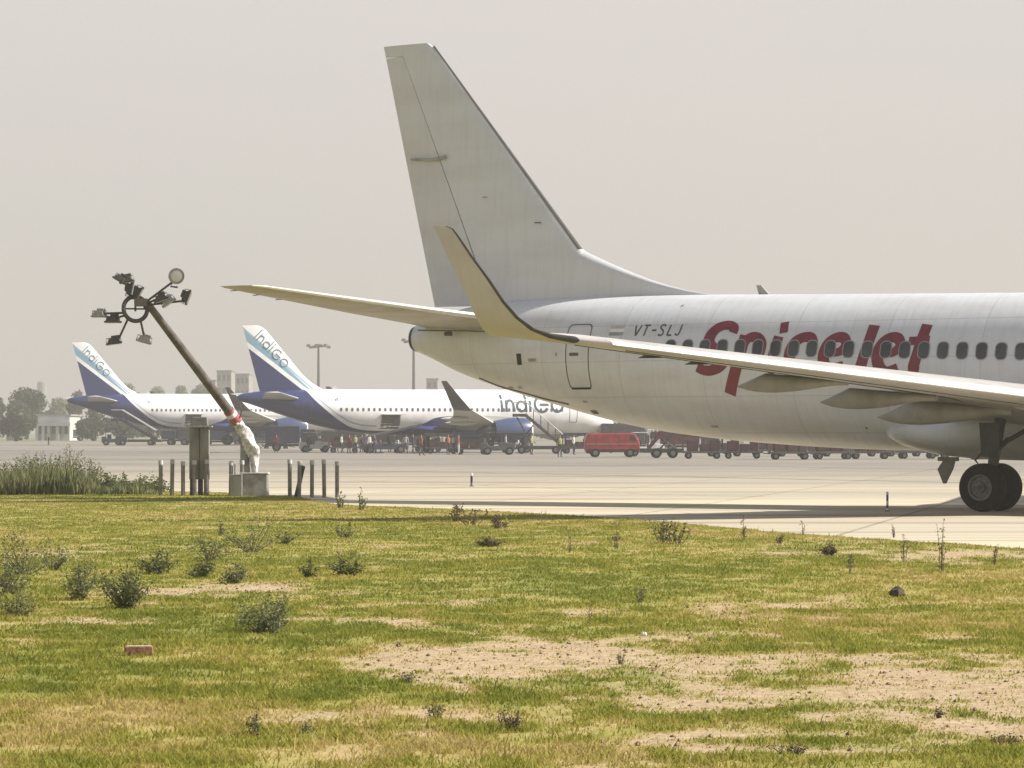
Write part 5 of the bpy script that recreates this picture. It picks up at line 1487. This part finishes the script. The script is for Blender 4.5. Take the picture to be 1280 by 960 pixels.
def truck(label, loc, rz, m_cab, m_box, L_=5.5, Hb=2.6, name='service_truck', cat='service truck', group=None, z0=.75):
    t = thing(name, label, cat, loc, rz, group)
    b = MB(); b.box((0, 0, .6), (L_, 1.9, .22)); b.build('chassis', M_strut, t)
    b = MB(); b.prism([(L_/2-1.7, .55), (L_/2, .55), (L_/2, 1.2), (L_/2-.3, 2.1), (L_/2-1.6, 2.2), (L_/2-1.7, 2.1)], -1.0, 1.0); c_ = b.build('cab', m_cab, t, bevel=.06)
    b = MB(); b.prism([(L_/2-.3, 1.3), (L_/2-.4, 1.95), (L_/2-1.35, 1.95), (L_/2-1.35, 1.3)], -1.012, 1.012); b.build('side_window', M_glass, c_)
    b = MB(); b.quad((L_/2-.02+.02, -.85, 1.25), (L_/2+.0, .85, 1.25), (L_/2-.27, .85, 2.0), (L_/2-.27, -.85, 2.0)); b.build('windscreen', M_glass, c_)
    b = MB(); b.box((-.9, 0, z0+Hb/2), (L_-1.9, 2.1, Hb)); b.build('cargo_box', m_box, t, bevel=.05)
    for x in (-L_/2+1.1, L_/2-.95):
        for y in (-.88, .88): vwheel(t, x, y, .42, .26)
    return t
def stairs(label, loc, rz, m_, H=3.3, L_=5.2, canopy=False, group=None):
    t = thing('passenger_stairs', label, 'passenger stairs', loc, rz, group)
    b = MB(); b.box((-.3, 0, .55), (L_+.6, 1.8, .3)); b.build('chassis', M_strut, t, bevel=.02)
    b = MB(); b.prism([(-L_/2, .5), (-L_/2, .8), (L_/2-1.2, H), (L_/2, H), (L_/2, H-.25), (L_/2-1.1, H-.25)], -.85, -.78); b.prism([(-L_/2, .5), (-L_/2, .8), (L_/2-1.2, H), (L_/2, H), (L_/2, H-.25), (L_/2-1.1, H-.25)], .78, .85)
    b.build('stringer', m_, t)
    b = MB(); n_ = 14
    for k in range(n_):
        f_ = k/(n_-1); b.box((-L_/2 + (L_-1.2)*f_, 0, .7 + (H-.7)*f_ - .05), (.3, 1.55, .04))
    b.box((L_/2-.6, 0, H-.02), (1.2, 1.55, .05)); b.build('treads', M_vgrey, t)
    for y in (-.85, .85):
        b = MB(); b.tube([(-L_/2, y, 1.7), (L_/2-1.2, y, H+1.0), (L_/2, y, H+1.0)], .04, 6); b.build('handrail', M_vwhite, t)
    for k in range(6):
        f_ = k/5
        for y in (-.85, .85):
            b = MB(); x = -L_/2 + (L_-1.2)*f_; z = .8 + (H-.8)*f_; b.tube([(x, y, z-.1), (x, y, z+.93)], .03, 6); b.build('rail_post', m_, t)
    for (x0_, z0_, x1_, z1_) in ((L_/2-.4, .6, L_/2-1.8, H-1.0), (L_/2-1.8, .6, L_/2-.4, H-.3)):
        b = MB(); b.tube([(x0_, -.6, z0_), (x1_, -.6, z1_)], .07, 6); b.build('scissor_brace', M_strut, t)
    if canopy:
        b = MB(); b.prism([(-L_/2+.4, 3.0), (L_/2-1.2, H+2.0), (L_/2, H+2.0), (L_/2, H+2.08), (L_/2-1.2, H+2.08), (-L_/2+.4, 3.08)], -.9, .9); b.build('canopy', m_, t)
    for x in (-L_/2+.6, L_/2-.8):
        for y in (-.8, .8): vwheel(t, x, y, .36, .22)
    return t
def loader(label, loc, rz, m_, group=None):
    t = thing('belt_loader', label, 'belt loader', loc, rz, group)
    b = MB(); b.box((0, 0, .6), (4.2, 1.7, .5)); b.build('chassis', m_, t, bevel=.04)
    b = MB(); b.prism([(-3.6, .9), (-3.6, 1.1), (3.4, 2.7), (3.4, 2.45)], -.45, .45); b.build('conveyor', M_vgrey, t, bevel=.02)
    b = MB(); b.box((.6, -.75, 1.3), (.6, .5, .6)); b.build('seat', M_dark, t, bevel=.04)
    for x in (-1.4, 1.4):
        for y in (-.8, .8): vwheel(t, x, y, .36, .2)
    return t
g_ = GB(765, 571.5)
# long red utility vehicle
t = thing('red_van', 'bright red boxy van parked under the tail of the white jet', 'van', g_, math.radians(2))
b = MB(); b.prism([(-2.05, .42), (-2.08, 1.2), (-1.95, 1.72), (-1.8, 1.8), (1.5, 1.82), (1.75, 1.7), (2.05, 1.1), (2.08, .42)], -.85, .85); b.build('body', M_vred, t, bevel=.09)
b = MB(); b.prism([(-1.95, .60), (1.95, .60), (1.95, .38), (-1.95, .38)], -.87, .87); b.build('skirt', M_dark, t)
for x in (-1.2, -.35, .5):
    b = MB(); b.box((x, -.855, 1.3), (.03, .02, .85)); b.build('panel_joint', M_vdred, t)
b = MB(); b.prism([(1.3, 1.25), (1.3, 1.6), (1.62, 1.58), (1.8, 1.25)], -.858, .858); b.build('side_window', M_glass, t)
b = MB(); b.box((0, -.86, 1.0), (4.0, .02, .06)); b.build('trim_stripe', mat('pale trim', (.45, .2, .19), rough=.5), t)
for x in (-1.3, 1.3):
    for y in (-.78, .78): vwheel(t, x, y, .34, .2)
for y in (-.6, .6):
    b = MB(); b.box((2.08, y, .8), (.04, .25, .14)); b.build('headlight', M_lglass, t)
M_cart2 = mat('cart faded red', (.21, .05, .045), rough=.7, var=.35, scale=1.5)
cart(M_vdred, 'leftmost dark red baggage cart of the long line under the white jet belly', GB(878, 573.5), math.radians(-1))
proto = [o for o in bpy.data.objects if o.name == 'baggage_cart'][0]
ordn = ['second', 'third', 'fourth', 'fifth', 'sixth', 'seventh', 'eighth', 'ninth', 'tenth']
px_ = 878
for k in range(8):
    px_ += 50 + (k % 3)*3
    d_ = dup(proto, GB(px_ + (k*5 % 3)*3, 573.5 + .35*(k*3 % 4)), math.radians(-3 + (k*7 % 5)*2.2), '%s dark red baggage cart from the left in the line under the white jet' % ordn[k])
    for c_ in kids(d_):
        if c_.name.split('.')[0] in ('canopy', 'end_panel', 'luggage') and c_.name.split('.')[0] != ('luggage' if k % 3 else 'x'):
            c_.material_slots[0].link = 'OBJECT'; c_.material_slots[0].material = M_cart2 if k % 2 else M_vdred
            c_.scale = (1, 1, 1.0)
o2 = ['first', 'second', 'third', 'fourth', 'fifth', 'sixth', 'seventh']
px_ = 905
for k in range(7):
    dup(proto, GB(px_, 570.6), math.radians(2), '%s cart from the left in the rear row behind the dark red carts' % o2[k])
    px_ += 56
stairs('red passenger stairs with a pale handrail right of the bright red van', GB(832, 572.5), math.radians(0), M_vdred, 2.5, 2.6)
tug('pale tug between the bright red van and the red stairs', GB(806, 570.5), 0.1, M_vwhite)
truck('dark service truck behind the nose of the nearer blue-tailed airliner', GB(790, 565), math.radians(3), M_vwhite, M_vgrey, 6, 2.0)
truck('dark red box truck in the background right of the red stairs', GB(862, 566), math.radians(-3), M_vgrey, M_vdred, 5.5, 1.6)
# stairs truck at the forward door and other gear round the nearer airliner
stairs('dark passenger stairs raised to the forward door of the nearer blue-tailed airliner', GB(672, 567.3), math.radians(180), M_vgrey, 3.5, 4.4)
loader('belt loader standing at the open hold of the nearer blue-tailed airliner', GB(480, 566.5), math.radians(12), M_vblue)
tug('white tug beneath the rear of the nearer blue-tailed airliner', GB(393, 565.5), .2, M_vwhite)
truck('dark blue service truck under the tail of the nearer blue-tailed airliner', GB(365, 564), .05, M_vblue, M_vblue, 5.2, 1.7)
truck('grey blue service truck between the two blue-tailed airliners', GB(330, 559), .0, M_vblue, M_vgrey, 5.0, 2.0)
truck('dark high loader truck beneath the wing of the farther blue-tailed airliner', GB(278, 558), .08, M_vgrey, M_vblue, 5.6, 1.5)
stairs('dark passenger stairs under the tail of the farther blue-tailed airliner', GB(168, 557), math.radians(180), M_vblue, 3.0, 5.0)
truck('small dark truck under the belly of the farther blue-tailed airliner', GB(222, 557), 0, M_vgrey, M_vblue, 3.6, 1.0)
cart(M_vgrey, 'grey baggage cart left of the belt loader', GB(430, 566), .1)
cart(M_vblue, 'dark blue baggage cart farther left of the belt loader', GB(410, 562), .1)
cart(M_vgrey, 'grey baggage cart under the wing of the nearer blue-tailed airliner', GB(552, 567), .05)
cart(M_vblue, 'blue baggage cart between the wing tip and the engine of the nearer airliner', GB(590, 568), -.05)
tug('dark tug in front of the blue engine', GB(622, 568.5), .1, M_vgrey)
tug('dark blue tug left of the farther stairs', GB(143, 557), .1, M_vblue)
truck('white van parked left of the far tail, in front of the low white building', GB(108, 551), .3, M_vwhite, M_vgrey, 4.4, 1.2)
# people on the apron
SK = mat('skin', (.20, .12, .08), rough=.7, var=.1); HAIR = mat('hair', (.015, .012, .01), rough=.8)
def person(label, loc, rz, shirt, trousers, vest=None, seed=0, pose='stand'):
    rr = random.Random(seed)
    t = thing('person', label, 'person', loc, rz, 'people working on the apron')
    s_ = .13 if pose == 'stand' else .34
    arm = rr.uniform(.0, .35)
    J = {'pel': (0, 0, .95), 'ch': (0, 0, 1.30), 'nk': (0, 0, 1.47), 'hd': (0, -.01, 1.60), 'tp': (0, 0, 1.72),
         'hl': (.1, 0, .90), 'kl': (.11, -s_*.5, .50), 'fl': (.12, s_*.3 - .0, .07), 'tl': (.12, s_*.3-.16, .04), 'hr': (-.1, 0, .90), 'kr': (-.11, -.02, .50), 'fr': (-.12, -s_*.9+.1, .07), 'tr': (-.12, -s_*.9-.06, .04),
         'sl': (.19, 0, 1.40), 'el': (.24, .03, 1.12), 'wl': (.25, -.08-arm, .90+arm*.6), 'gl': (.25, -.12-arm*1.1, .83+arm*.7), 'sr': (-.19, 0, 1.40), 'er': (-.24, .02, 1.12), 'wr': (-.25, -.1, .88), 'gr': (-.25, -.13, .80)}
    E_ = [('pel', 'ch'), ('ch', 'nk'), ('nk', 'hd'), ('hd', 'tp'), ('pel', 'hl'), ('hl', 'kl'), ('kl', 'fl'), ('fl', 'tl'), ('pel', 'hr'), ('hr', 'kr'), ('kr', 'fr'), ('fr', 'tr'), ('ch', 'sl'), ('sl', 'el'), ('el', 'wl'), ('wl', 'gl'), ('ch', 'sr'), ('sr', 'er'), ('er', 'wr'), ('wr', 'gr')]
    rad = {'pel': (.15, .11), 'ch': (.17, .12), 'nk': (.06, .06), 'hd': (.085, .10), 'tp': (.07, .08), 'hl': (.09, .09), 'hr': (.09, .09), 'kl': (.06, .06), 'kr': (.06, .06), 'fl': (.045, .045), 'fr': (.045, .045), 'tl': (.04, .03), 'tr': (.04, .03),
           'sl': (.06, .06), 'sr': (.06, .06), 'el': (.042, .042), 'er': (.042, .042), 'wl': (.03, .03), 'wr': (.03, .03), 'gl': (.035, .025), 'gr': (.035, .025)}
    ks = list(J); me = bpy.data.meshes.new('body')
    me.from_pydata([J[k] for k in ks], [(ks.index(a_), ks.index(b_)) for a_, b_ in E_], [])
    o = bpy.data.objects.new('body', me); C.objects.link(o)
    sk = o.modifiers.new('skin', 'SKIN'); sb_ = o.modifiers.new('sub', 'SUBSURF'); sb_.levels = 1; sb_.render_levels = 1
    for i, k in enumerate(ks): me.skin_vertices[0].data[i].radius = rad[k]
    me.skin_vertices[0].data[ks.index('pel')].use_root = True
    dg = bpy.context.evaluated_depsgraph_get()
    m2 = bpy.data.meshes.new_from_object(o.evaluated_get(dg))
    bpy.data.objects.remove(o)
    for m_ in (trousers, shirt, SK, HAIR, M_dark): m2.materials.append(m_)
    for p in m2.polygons:
        c = p.center; z = c.z
        if z < .1: i = 4
        elif z < .96 and abs(c.x) < .2: i = 0
        elif z > 1.66 or (z > 1.56 and c.y > .03): i = 3
        elif z > 1.46: i = 2
        elif abs(c.x) > .2 and z < .93: i = 2
        else: i = 1
        p.material_index = i; p.use_smooth = True
    ob = bpy.data.objects.new('body', m2); C.objects.link(ob); ob.parent = t
    if vest:
        b = MB(); secs = []
        for z, rx, ry in ((.98, .185, .145), (1.15, .19, .15), (1.35, .20, .15), (1.44, .12, .10)):
            secs.append([(rx*math.cos(a_), ry*math.sin(a_), z) for a_ in [2*math.pi*j/16 for j in range(16)]])
        b.loft(secs); b.build('vest', vest, t, smooth=True)
    return t
c_dark = mat('cloth dark', (.035, .035, .045), rough=.9); c_navy = mat('cloth navy', (.03, .04, .09), rough=.9); c_white = mat('cloth white', (.42, .42, .40), rough=.9)
c_red = mat('cloth red', (.20, .04, .04), rough=.9); c_grey = mat('cloth grey', (.11, .11, .11), rough=.9); v_yel = mat('hi-vis yellow', (.26, .27, .10), rough=.8); v_or = mat('hi-vis orange', (.28, .08, .04), rough=.8)
person('person in a yellow vest and dark trousers standing left of the bright red van', GB(699.5, 571.5), .3, c_dark, c_dark, v_yel, 1)
person('person with a white shirt just left of the bright red van', GB(717, 568.5), 1.2, c_white, c_dark, None, 2)
person('person in orange and dark clothes alone in front of the hold of the nearer airliner', GB(526, 569.5), 2.0, c_red, c_dark, v_or, 3, 'walk')
person('person in white shirt left of the belt loader, nearest to it', GB(462, 567), 1.0, c_white, c_dark, None, 4)
person('person in red shirt behind the grey baggage cart', GB(452, 566), 2.5, c_red, c_navy, None, 5)
person('person in a yellow vest between the baggage carts left of the loader', GB(444, 567), .4, c_grey, c_dark, v_yel, 6)
person('person in pale clothes at the right of the belt loader', GB(507, 567), 3.0, c_white, c_grey, None, 7, 'walk')
person('person in navy clothes right of the pale one near the hold', GB(516, 566), 1.8, c_navy, c_dark, None, 8)
person('person in an orange vest under the wing of the nearer airliner', GB(560, 568.3), .6, c_dark, c_dark, v_or, 9)
person('person in white under the wing tip of the nearer airliner', GB(567, 568), 2.2, c_white, c_dark, None, 10)
person('person in red and white below the wing tip', GB(573, 568.6), 1.4, c_red, c_white, None, 11)
person('person in dark clothes near the blue engine inlet', GB(664, 568.4), .9, c_dark, c_dark, v_yel, 12)
person('person beside the small truck under the farther airliner', GB(240, 558), .9, c_white, c_dark, None, 13)
person('person in pale shirt below the tail of the farther airliner', GB(193, 557.2), 2.9, c_white, c_navy, v_yel, 14)
person('person in a dark red shirt near the mast, far across the apron', GB(345, 566), 2.9, c_red, c_dark, None, 15)
spec = [(421, 'in dark clothes at the left end of the busy group', c_dark, c_dark, None), (427, 'in a white shirt second from the left end of the busy group', c_white, c_dark, None), (436, 'in a dark red shirt beside the grey cart', c_red, c_dark, None),
        (456.5, 'in navy clothes close to the belt loader tail', c_navy, c_navy, None), (468, 'in a grey shirt in front of the belt loader', c_grey, c_dark, None), (487, 'in dark clothes below the open hold', c_dark, c_dark, None), (493, 'in a white shirt below the open hold', c_white, c_navy, None),
        (534, 'in dark clothes between hold and wing tip', c_dark, c_navy, None), (541, 'in a pale shirt between hold and wing tip', c_white, c_dark, None), (548, 'in a grey shirt left of the wing tip', c_grey, c_dark, None), (610, 'in a dark shirt under the blue engine', c_dark, c_dark, None),
        (632, 'in a pale shirt in front of the blue engine', c_white, c_dark, None), (655, 'in dark clothes at the foot of the dark stairs', c_navy, c_dark, None), (386, 'in dark clothes left of the white tug', c_dark, c_dark, None), (316, 'in dark clothes right of the leaning mast base', c_dark, c_dark, None)]
for k, (px, d_, sh_, tr_, ve_) in enumerate(spec):
    person('person ' + d_ if px > 340 else 'person ' + d_ + ', far across the apron', GB(px, 565.4 + (k*7 % 5)*.4), k*1.3, sh_, tr_, ve_, 40+k, 'walk' if k % 4 == 1 else 'stand')
cart(M_dark, 'black baggage cart behind the wing landing gear of the nearer airliner', GB(535, 564.5), .1)
cart(M_vgrey, 'dark cart under the rear belly of the nearer airliner, left of the white tug', GB(345, 563), .1)
cart(M_dark, 'black cart between nose stairs and blue engine', GB(645, 566), .1)
cart(M_vblue, 'dark blue cart right of the foot of the nose stairs', GB(722, 567), .1)
cart(M_dark, 'black cart under the far end of the nearer airliner nose', GB(750, 566), .0)
truck('dark fuel truck behind the main landing gear of the nearer airliner', GB(500, 562), .0, M_vgrey, M_dark, 6.5, 1.4)
truck('dark box truck behind the blue engine', GB(612, 561), .0, M_vgrey, M_vblue, 6.0, 1.6)
truck('dark low truck left of the busy group, behind the belly', GB(430, 560), .0, M_vblue, M_dark, 5.5, 1.3)
# barrier stands near the hold
bm_ = None
for k, (px, lb) in enumerate(((470, 'white barrier stand left of the belt loader, leftmost'), (476, 'white barrier stand left of the belt loader, middle one'), (498, 'white barrier stand right of the belt loader'), (648, 'white barrier stand under the nose of the nearer airliner'))):
    g_ = GB(px, 566.5)
    t = thing('barrier', lb, 'barrier', g_, 0, 'white barrier stands on the apron')
    b = MB(); b.tube([(0, 0, 0), (0, 0, 1.2)], .06, 8); b.build('post', M_mwhite, t); b = MB(); b.box((0, 0, .9), (.5, .05, .25)); b.build('panel', M_mwhite if k != 1 else M_redband, t)
    b = MB(); b.box((0, 0, .03), (.5, .4, .06)); b.build('foot', M_strut, t)
# oil drum style wheel chock boxes near the far end
# ================================================================= far trees, buildings and masts
def far_tree(px, py_top, py_base, wpx, d, label, seed, kind='dark', name='broadleaf_tree', group='hazy trees beyond the apron'):
    rr = np.random.default_rng(seed); r2 = random.Random(seed)
    s = d/F; w = wpx*s; zb = 0.45; zt = CH + (H0-py_top)*s; h = zt - zb
    t = thing(name, label, 'tree', ((px-640)*s, d, zb), 0, group)
    b = MB(); b.tube([(0, 0, 0), (.1, 0, h*.3), (0, .1, h*.6)], [.35, .28, .12], 8)
    for k in range(5):
        a_ = r2.uniform(0, 6.28); b.tube([(.05, 0, h*(.2+.06*k)), (math.cos(a_)*w*.3, math.sin(a_)*w*.3, h*(.5+.07*k))], [.14, .04], 6)
    b.build('trunk', mat('bark', (.09, .07, .05), rough=.95, var=.3, scale=3), t)
    n = int(4600*min(2.2, (w*h)/60)**.8*(1.5 if 'low' in label else 1))
    nl = 11
    cs = []
    for k in range(nl):
        a_ = r2.uniform(0, 6.28); q = r2.random()**.5*w*.36; z = h*r2.uniform(.30, .80) ; z = min(z, h*(1-.45*(q/(w*.5))**2) - h*.18)
        cs.append((math.cos(a_)*q, math.sin(a_)*q, max(z, h*.18) if 'low' not in label else z*.75, w*r2.uniform(.14, .24)))
    cs.append((0, 0, h*.78, w*.22))
    ci = rr.integers(0, len(cs), n); cc = np.array(cs)[ci]
    v = rr.normal(size=(n, 3)); v /= np.linalg.norm(v, axis=1)[:, None]
    rad = cc[:, 3:4]*(rr.random((n, 1))**.35)*rr.uniform(.8, 1.12, (n, 1))
    P = cc[:, :3] + v*rad*np.array([1, 1, min(1.0, h/w*1.1)])
    P[:, 2] = np.clip(P[:, 2], h*.04, h*1.02)
    sz = rr.uniform(.12, .34, n)*max(1, w/9)
    a1 = rr.normal(size=(n, 3)); a1 /= np.linalg.norm(a1, axis=1)[:, None]
    a2 = np.cross(a1, rr.normal(size=(n, 3))); a2 /= np.linalg.norm(a2, axis=1)[:, None]
    a1 *= sz[:, None]; a2 *= sz[:, None]
    V = np.stack([P-a1, P-a2*.6, P+a1, P+a2*.6], 1).reshape(-1, 3)
    me = np_mesh('crown', V, np.arange(n*4).reshape(-1, 4), 4)
    a = me.attributes.new('tint', 'FLOAT', 'POINT'); a.data.foreach_set('value', np.repeat(np.clip(rr.random(n)*.6 + (ci % 4)*.13, 0, 1), 4).astype(np.float32))
    me.materials.append(leafmat(kind))
    o = bpy.data.objects.new('crown', me); C.objects.link(o); o.parent = t
    return t
TR = [(34, 483, 62, 640, 'largest round hazy tree left of the white building', 'dark'), (-2, 489, 30, 650, 'hazy tree cut by the left edge of the photo', 'dark'), (97, 479, 30, 660, 'round hazy tree just behind the tail of the farther airliner', 'brown'),
      (74, 500, 44, 820, 'low pale tree right of the largest one', 'grey'), (118, 512, 44, 620, 'low green tree below the tail of the farther airliner', 'dark'), (150, 514, 50, 640, 'low green tree behind the stairs of the farther airliner', 'dark'),
      (190, 512, 54, 660, 'low green tree behind the small dark truck', 'dark'), (236, 516, 50, 650, 'low tree behind the support post', 'dark'), (20, 510, 44, 600, 'low dense tree in front of the largest one', 'dark'), (300, 515, 60, 680, 'low tree behind the two trucks between the airliners', 'dark'),
      (160, 470, 40, 900, 'pale distant tree above the farther fuselage, leftmost', 'grey'), (196, 476, 40, 900, 'pale distant tree above the farther fuselage, second from left', 'grey'), (226, 472, 34, 900, 'pale distant tree above the farther fuselage, third from left', 'grey'), (252, 470, 36, 900, 'pale distant tree left of the tower block', 'grey'),
      (370, 516, 70, 700, 'low tree behind the tail of the nearer airliner', 'dark'), (440, 520, 70, 700, 'low tree behind the belly of the nearer airliner', 'dark'), (520, 520, 76, 700, 'low tree behind the wing of the nearer airliner', 'dark'),
      (600, 520, 76, 700, 'low tree behind the engine of the nearer airliner', 'dark'), (700, 522, 80, 700, 'low tree behind the nose of the nearer airliner', 'dark'), (790, 520, 80, 700, 'low tree behind the red van', 'dark'), (880, 522, 80, 700, 'low tree behind the left end of the cart line', 'dark'), (970, 522, 80, 700, 'low tree behind the middle of the cart line', 'dark'), (1060, 522, 80, 700, 'low tree behind the right part of the cart line', 'dark'), (1160, 522, 90, 700, 'low tree behind the white jet gear', 'dark'), (1260, 522, 90, 700, 'low tree behind the wheels at the right edge', 'dark')]
for i, (px, top, w_, d, lb, kd) in enumerate(TR):
    if 'low ' in lb: top -= 3; w_ *= 1.25
    far_tree(px, top, 545, w_, d*(.86 if top > 505 else 1), lb, 100+i, kd)

M_bw = mat('building white wall', (.50, .50, .49), rough=.8, var=.12, scale=.4)
M_bg = mat('building grey wall', (.30, .29, .27), rough=.9, var=.2, scale=.3)
M_bd = mat('building window dark', (.06, .065, .07), rough=.3)
def building(name, label, px0, px1, top, d, m_, depth=12, floors=3, cols=4, group=None, roof=True, base=None):
    s = d/F; x0, x1 = (px0-640)*s, (px1-640)*s; zt = CH + (H0-top)*s; w = x1-x0; h = zt - .45
    t = thing(name, label, 'building', ((x0+x1)/2, d, .45), 0, group)
    b = MB(); b.box((0, depth/2, h/2), (w, depth, h)); b.build('wall', m_, t)
    if roof:
        b = MB(); b.box((0, depth/2, h+.15), (w+.5, depth+.5, .3)); b.build('roof', M_bg, t)
    cw = w/cols; fh = h/floors
    for i in range(cols):
        for j in range(floors):
            b = MB(); b.box((-w/2 + cw*(i+.5), -.03, fh*(j+.5)), (cw*.5, .08, fh*.45)); b.build('window', M_bd, t)
    return t
bt = building('terminal_building', 'low white building with a flat overhanging roof left of the far tail', 47, 87, 520, 560, M_bw, 14, 1, 5)
s = 560/F
b = MB(); b.box((.3, -1.2, 2.9), (5.9, 2.0, .6)); b.build('fascia', M_bw, bt)
for x in (-2.7, -1.6, -.6, 1.0):
    b = MB(); b.box((x, -1.9, 1.1), (.5, .3, 2.9)); b.build('column', M_bw, bt)
building('hut', 'small pale hut at the far left between the trees', 8, 19, 518, 560, M_bg, 6, 2, 2)
building('tower_block', 'taller tower block standing in haze left of the nearer tail', 271, 289, 464, 980, M_bg, 14, 5, 3, 'tower blocks in the haze')
building('tower_block', 'shorter tower block right of the taller one, behind the nearer tail', 290, 311, 468, 1000, M_bg, 14, 5, 4, 'tower blocks in the haze')
building('tower_block', 'low tower block left of the taller one, beside the pale trees', 256, 269, 476, 1010, M_bg, 14, 4, 3, 'tower blocks in the haze')
building('tower_block', 'very faint tower block behind the raised wing tip of the nearer airliner', 533, 547, 474, 1000, M_bg, 14, 5, 2, 'tower blocks in the haze')
def high_mast(px, top, d, label, n_=6, hw=13):
    s = d/F; z = CH + (H0-top)*s
    t = thing('high_mast_light', label, 'light mast', ((px-640)*s, d, .45), 0, 'high light masts in the haze')
    b = MB(); b.tube([(0, 0, 0), (0, 0, z-.45)], [.5, .26], 10); b.build('pole', M_strut, t)
    w = hw*s
    b = MB(); b.tube([(w*.35*math.cos(2*math.pi*k/20), w*.35*math.sin(2*math.pi*k/20), z-.6) for k in range(21)], .14, 6, cap=False); b.build('head_ring', M_strut, t)
    for k in range(n_):
        a_ = 2*math.pi*k/n_ + .3
        b = MB(); b.box((w*math.cos(a_), w*math.sin(a_), z-1.2+.35*(k % 2)), (1.0, .8, .7), a_, .7); b.build('lamp', M_lamp, t)
        b = MB(); b.tube([(0, 0, z-.8), (w*math.cos(a_), w*math.sin(a_), z-1.2)], .13, 5); b.build('lamp_arm', M_strut, t)
high_mast(398, 430, 800, 'tall light mast rising behind the nearer airliner, left one of two')
high_mast(517, 423, 760, 'tall light mast just below the tail cone of the white jet')
# control tower, very faint
s = 1440/F; t = thing('control_tower', 'very faint tower above the trees at the far left', 'tower', ((52.5-640)*s, 1440, .45))
b = MB(); b.tube([(0, 0, 0), (0, 0, 18)], 1.0, 12); b.build('shaft', M_bg, t); b = MB(); b.lathe([(16, 1.2), (19, 2.2), (24.5, 2.2), (25.2, 1.2)], (0, 0, 0), (0, 0, 1), 14); b.build('cab', M_bg, t)

# ================================================================= haze
hm = bpy.data.materials.new('haze'); hm.use_nodes = True
nt = hm.node_tree
nt.nodes.remove(nt.nodes['Principled BSDF'])
pv = nt.nodes.new('ShaderNodeVolumePrincipled')
pv.inputs['Color'].default_value = (0.60, 0.585, 0.56, 1)
pv.inputs['Density'].default_value = 0.0006
pv.inputs['Anisotropy'].default_value = 0.2
nt.links.new(pv.outputs[0], nt.nodes['Material Output'].inputs['Volume'])
b = MB(); b.box((0, 690, 24), (1500, 1560, 50)); ho = b.build('haze', hm); ho['kind'] = 'stuff'
